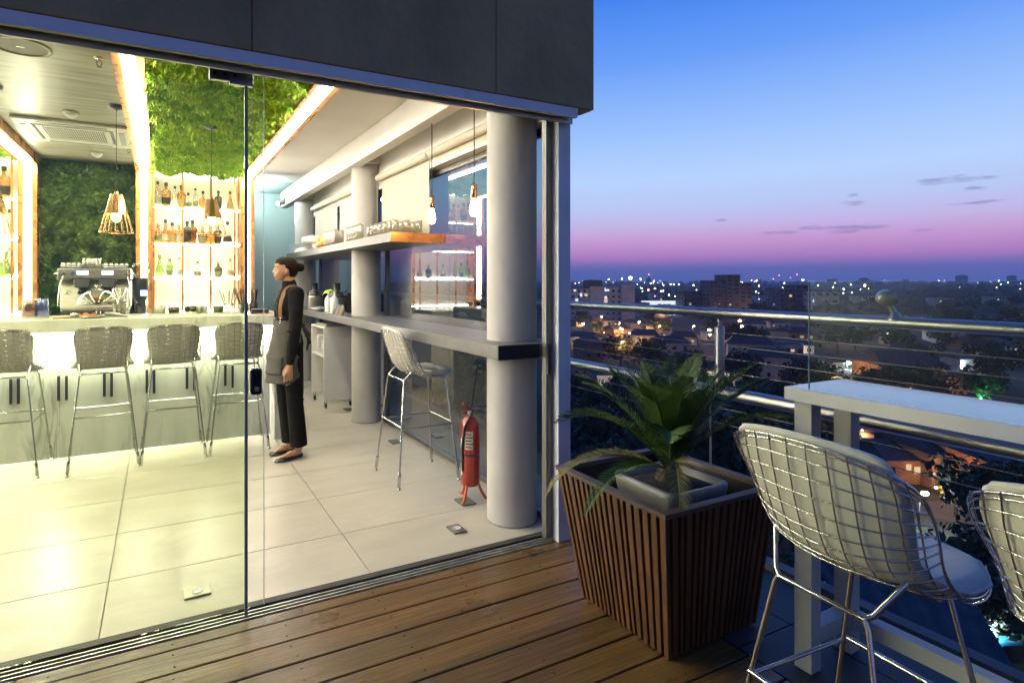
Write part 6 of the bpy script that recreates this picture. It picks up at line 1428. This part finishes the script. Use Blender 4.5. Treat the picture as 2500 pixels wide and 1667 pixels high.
# trees
random.seed(15); cnt = 0
def tree_at(u, v, k, sc, lab=None, grp=None):
    global cnt
    p, d = gat(u, v)
    if not lab and any((p.x - hx) ** 2 + (p.y - hy) ** 2 < (hr_ + 3.0 * sc) ** 2 for hx, hy, hr_ in HOUSES): return
    put_tree(k, p, random.uniform(0, 6.28), sc, lab or {0: 'wide dark tree in the unlit valley', 1: 'tall dark tree in the unlit valley', 2: 'rounded dark tree in the unlit valley', 3: 'tree catching lamp light in the valley'}[k], grp or {0: 'wide dark trees', 1: 'tall dark trees', 2: 'rounded dark trees', 3: 'lamp lit trees'}[k]); cnt += 1
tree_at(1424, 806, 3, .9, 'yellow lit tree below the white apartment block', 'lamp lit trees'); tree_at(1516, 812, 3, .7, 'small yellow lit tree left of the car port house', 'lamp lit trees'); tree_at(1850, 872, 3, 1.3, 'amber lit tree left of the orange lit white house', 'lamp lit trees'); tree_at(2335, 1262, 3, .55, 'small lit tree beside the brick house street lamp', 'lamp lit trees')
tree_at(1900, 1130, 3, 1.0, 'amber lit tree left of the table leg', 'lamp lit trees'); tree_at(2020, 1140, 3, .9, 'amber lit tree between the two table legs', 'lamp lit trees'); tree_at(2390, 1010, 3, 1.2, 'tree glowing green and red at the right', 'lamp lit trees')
tree_at(2385, 1330, 0, .8, 'dark tree standing before the brick house street', 'wide dark trees')
for i in range(190):
    f = random.random(); v = 760 + 620 * f ** 2.4; u = random.uniform(1340, 2560)
    if 1960 < u and v > 1040: continue
    tree_at(u, v, random.choice((0, 0, 1, 2)), random.uniform(.8, 1.25))
for i in range(18): tree_at(random.uniform(1850, 2560), random.uniform(1480, 1750), random.choice((0, 2)), random.uniform(.45, .7))
for i in range(26):      # seen through the side windows of the bar
    u = random.uniform(700, 1340); tree_at(u, 760 + 500 * random.random() ** 2.2, random.choice((0, 1, 2)), random.uniform(.8, 1.2))
# far wood: one mass
random.seed(23); b = B()
for i in range(2600):
    a = R(random.uniform(-42, 48)); d = 420 * (3600 / 420) ** random.random(); x, y = d * math.sin(a + YAW), d * math.cos(a + YAW); z = gnd(x, y); s_ = random.uniform(3.5, 7.5) * (1 + d / 2500)
    n = 7; o0 = len(b.v); top = Vector((x, y, z + s_ * random.uniform(.9, 1.3))); r1 = [(x + s_ * random.uniform(.8, 1.3) * math.cos(2 * pi * k / n), y + s_ * random.uniform(.8, 1.3) * math.sin(2 * pi * k / n), z + s_ * random.uniform(.25, .6)) for k in range(n)]; r2 = [(x + s_ * random.uniform(.4, .8) * math.cos(2 * pi * k / n + .3), y + s_ * random.uniform(.4, .8) * math.sin(2 * pi * k / n + .3), z + s_ * random.uniform(.7, 1.05)) for k in range(n)]; r0 = [(x + s_ * .8 * math.cos(2 * pi * k / n), y + s_ * .8 * math.sin(2 * pi * k / n), z - 1) for k in range(n)]
    b.add(r0 + r1 + r2 + [top], [(k, (k + 1) % n, n + (k + 1) % n, n + k) for k in range(n)] + [(n + k, n + (k + 1) % n, 2 * n + (k + 1) % n, 2 * n + k) for k in range(n)] + [(2 * n + k, 2 * n + (k + 1) % n, 3 * n) for k in range(n)])
tag(part('distant_woods', b, m_leaf), 'dark wooded hills stretching to the hazy horizon', 'woods', kind='stuff')
# ================================================================ sky, air, camera
w = bpy.data.worlds.new('World'); S.world = w; w.use_nodes = True; nt = w.node_tree
for n in list(nt.nodes): nt.nodes.remove(n)
N = nt.nodes.new; L = nt.links.new
out = N('ShaderNodeOutputWorld'); bg = N('ShaderNodeBackground'); tc = N('ShaderNodeTexCoord'); sp_ = N('ShaderNodeSeparateXYZ')
L(tc.outputs['Generated'], sp_.inputs[0])
asn = N('ShaderNodeMath'); asn.operation = 'ARCSINE'; L(sp_.outputs['Z'], asn.inputs[0])
mr = N('ShaderNodeMapRange'); mr.inputs['From Min'].default_value = R(-3); mr.inputs['From Max'].default_value = R(40); L(asn.outputs[0], mr.inputs['Value'])
cr = N('ShaderNodeValToRGB'); L(mr.outputs[0], cr.inputs['Fac']); cr.color_ramp.interpolation = 'LINEAR'
stops = [(-3, (96, 116, 190)), (.3, (112, 124, 204)), (1.3, (146, 126, 208)), (2.2, (204, 138, 206)), (3.6, (216, 160, 212)), (5.2, (204, 188, 230)), (7, (186, 202, 240)), (9.5, (180, 207, 248)), (13.5, (152, 188, 242)), (20, (98, 150, 234)), (26, (58, 120, 222)), (40, (48, 104, 212))]
E_ = cr.color_ramp.elements
while len(E_) < len(stops): E_.new(.5)
for e_, (dg, c) in zip(E_, stops): e_.position = (dg + 3) / 43; e_.color = (*lin(c), 1)
cl = N('ShaderNodeMapping'); cl.inputs['Scale'].default_value = (22, 22, 120); L(tc.outputs['Generated'], cl.inputs['Vector'])
nz = N('ShaderNodeTexNoise'); nz.inputs['Scale'].default_value = 1.8; nz.inputs['Detail'].default_value = 7; L(cl.outputs[0], nz.inputs['Vector'])
azn = N('ShaderNodeMath'); azn.operation = 'ARCTAN2'; L(sp_.outputs['X'], azn.inputs[0]); L(sp_.outputs['Y'], azn.inputs[1])
def mth(op, a, b_=None):
    n = N('ShaderNodeMath'); n.operation = op
    for i_, q in enumerate((a, b_)):
        if q is None: continue
        if isinstance(q, (int, float)): n.inputs[i_].default_value = q
        else: L(q, n.inputs[i_])
    return n.outputs[0]
tot = None
for u, v, wu, wv in ((2310, 440, 62, 11), (2395, 436, 40, 6), (2082, 497, 34, 8), (2083, 477, 18, 5), (1763, 538, 24, 5), (1905, 570, 62, 7), (1985, 555, 36, 7), (2085, 556, 68, 9), (2050, 566, 40, 6), (2380, 458, 26, 5), (2405, 494, 60, 5), (2250, 562, 30, 4)):
    d_ = at(u, v, 1) - Vector((0, 0, EYE)); a_ = math.atan2(d_.x, d_.y); e_ = math.asin(d_.normalized().z)
    x_ = mth('DIVIDE', mth('SUBTRACT', azn.outputs[0], a_), wu / FPX); y_ = mth('DIVIDE', mth('SUBTRACT', asn.outputs[0], e_), wv / FPX)
    g_ = mth('MAXIMUM', mth('SUBTRACT', 1.0, mth('ADD', mth('MULTIPLY', x_, x_), mth('MULTIPLY', y_, y_))), 0)
    tot = g_ if tot is None else mth('ADD', tot, g_)
c3 = N('ShaderNodeMapRange'); c3.interpolation_type = 'SMOOTHSTEP'; c3.inputs['From Min'].default_value = .62; c3.inputs['From Max'].default_value = .95
L(mth('ADD', mth('MULTIPLY', nz.outputs['Fac'], .9), mth('MULTIPLY', mth('MINIMUM', tot, 1.0), .42)), c3.inputs['Value'])
mu_o = mth('MULTIPLY', c3.outputs[0], mth('MINIMUM', mth('MULTIPLY', tot, 3.0), 1.0))
mu2 = N('ShaderNodeMath'); mu2.operation = 'MULTIPLY'; mu2.inputs[1].default_value = .5; L(mu_o, mu2.inputs[0])
mx = N('ShaderNodeMix'); mx.data_type = 'RGBA'; L(mu2.outputs[0], mx.inputs['Factor']); L(cr.outputs[0], mx.inputs['A']); mx.inputs['B'].default_value = (*lin((112, 104, 168)), 1)
# the sky away from the afterglow (behind the camera) is darker
dt = N('ShaderNodeVectorMath'); dt.operation = 'DOT_PRODUCT'; dt.inputs[1].default_value = (.74, .67, 0); L(tc.outputs['Generated'], dt.inputs[0])
dm = N('ShaderNodeMapRange'); dm.interpolation_type = 'SMOOTHSTEP'; dm.inputs['From Min'].default_value = -.35; dm.inputs['From Max'].default_value = .62; dm.inputs['To Min'].default_value = .5; dm.inputs['To Max'].default_value = 1.22; L(dt.outputs['Value'], dm.inputs['Value'])
L(mx.outputs['Result'], bg.inputs[0]); L(dm.outputs[0], bg.inputs[1]); L(bg.outputs[0], out.inputs[0])
cam = bpy.data.cameras.new('camera'); co = bpy.data.objects.new('camera', cam); COL.objects.link(co); S.camera = co
co.location = (0, 0, EYE); co.rotation_euler = (R(90), 0, -YAW); cam.sensor_width = 36; cam.lens = FPX / 2500 * 36
cam.shift_x = (1250 - CXP) / 2500; cam.shift_y = -(833.5 - HOR) / 2500; cam.clip_start = .05; cam.clip_end = 20000
S.view_settings.view_transform = 'Standard'; S.view_settings.look = 'None'; S.view_settings.exposure = 0; S.view_settings.gamma = 1
b = B(); b.box(-5300, -5300, -90, 5300, 5300, 120)
HD = 2.6e-4
m, hn, HN, HL, ho_ = newmat('thin_evening_haze'); pv = HN('ShaderNodeVolumePrincipled'); pv.inputs['Color'].default_value = (.72, .82, 1, 1); pv.inputs['Density'].default_value = HD; pv.inputs['Anisotropy'].default_value = .2; HL(pv.outputs[0], ho_.inputs['Volume'])
hz = part('haze', b, m); tag(hz, 'thin blue evening haze over the valley', 'haze', kind='stuff')
S.cycles.max_bounces = 10; S.cycles.transparent_max_bounces = 24; S.cycles.glossy_bounces = 5; S.cycles.diffuse_bounces = 4; S.cycles.transmission_bounces = 6
S.cycles.sample_clamp_indirect = 6; S.cycles.use_denoising = True; S.cycles.caustics_reflective = False; S.cycles.caustics_refractive = False
try: S.cycles.denoiser = 'OPENIMAGEDENOISE'
except Exception: pass
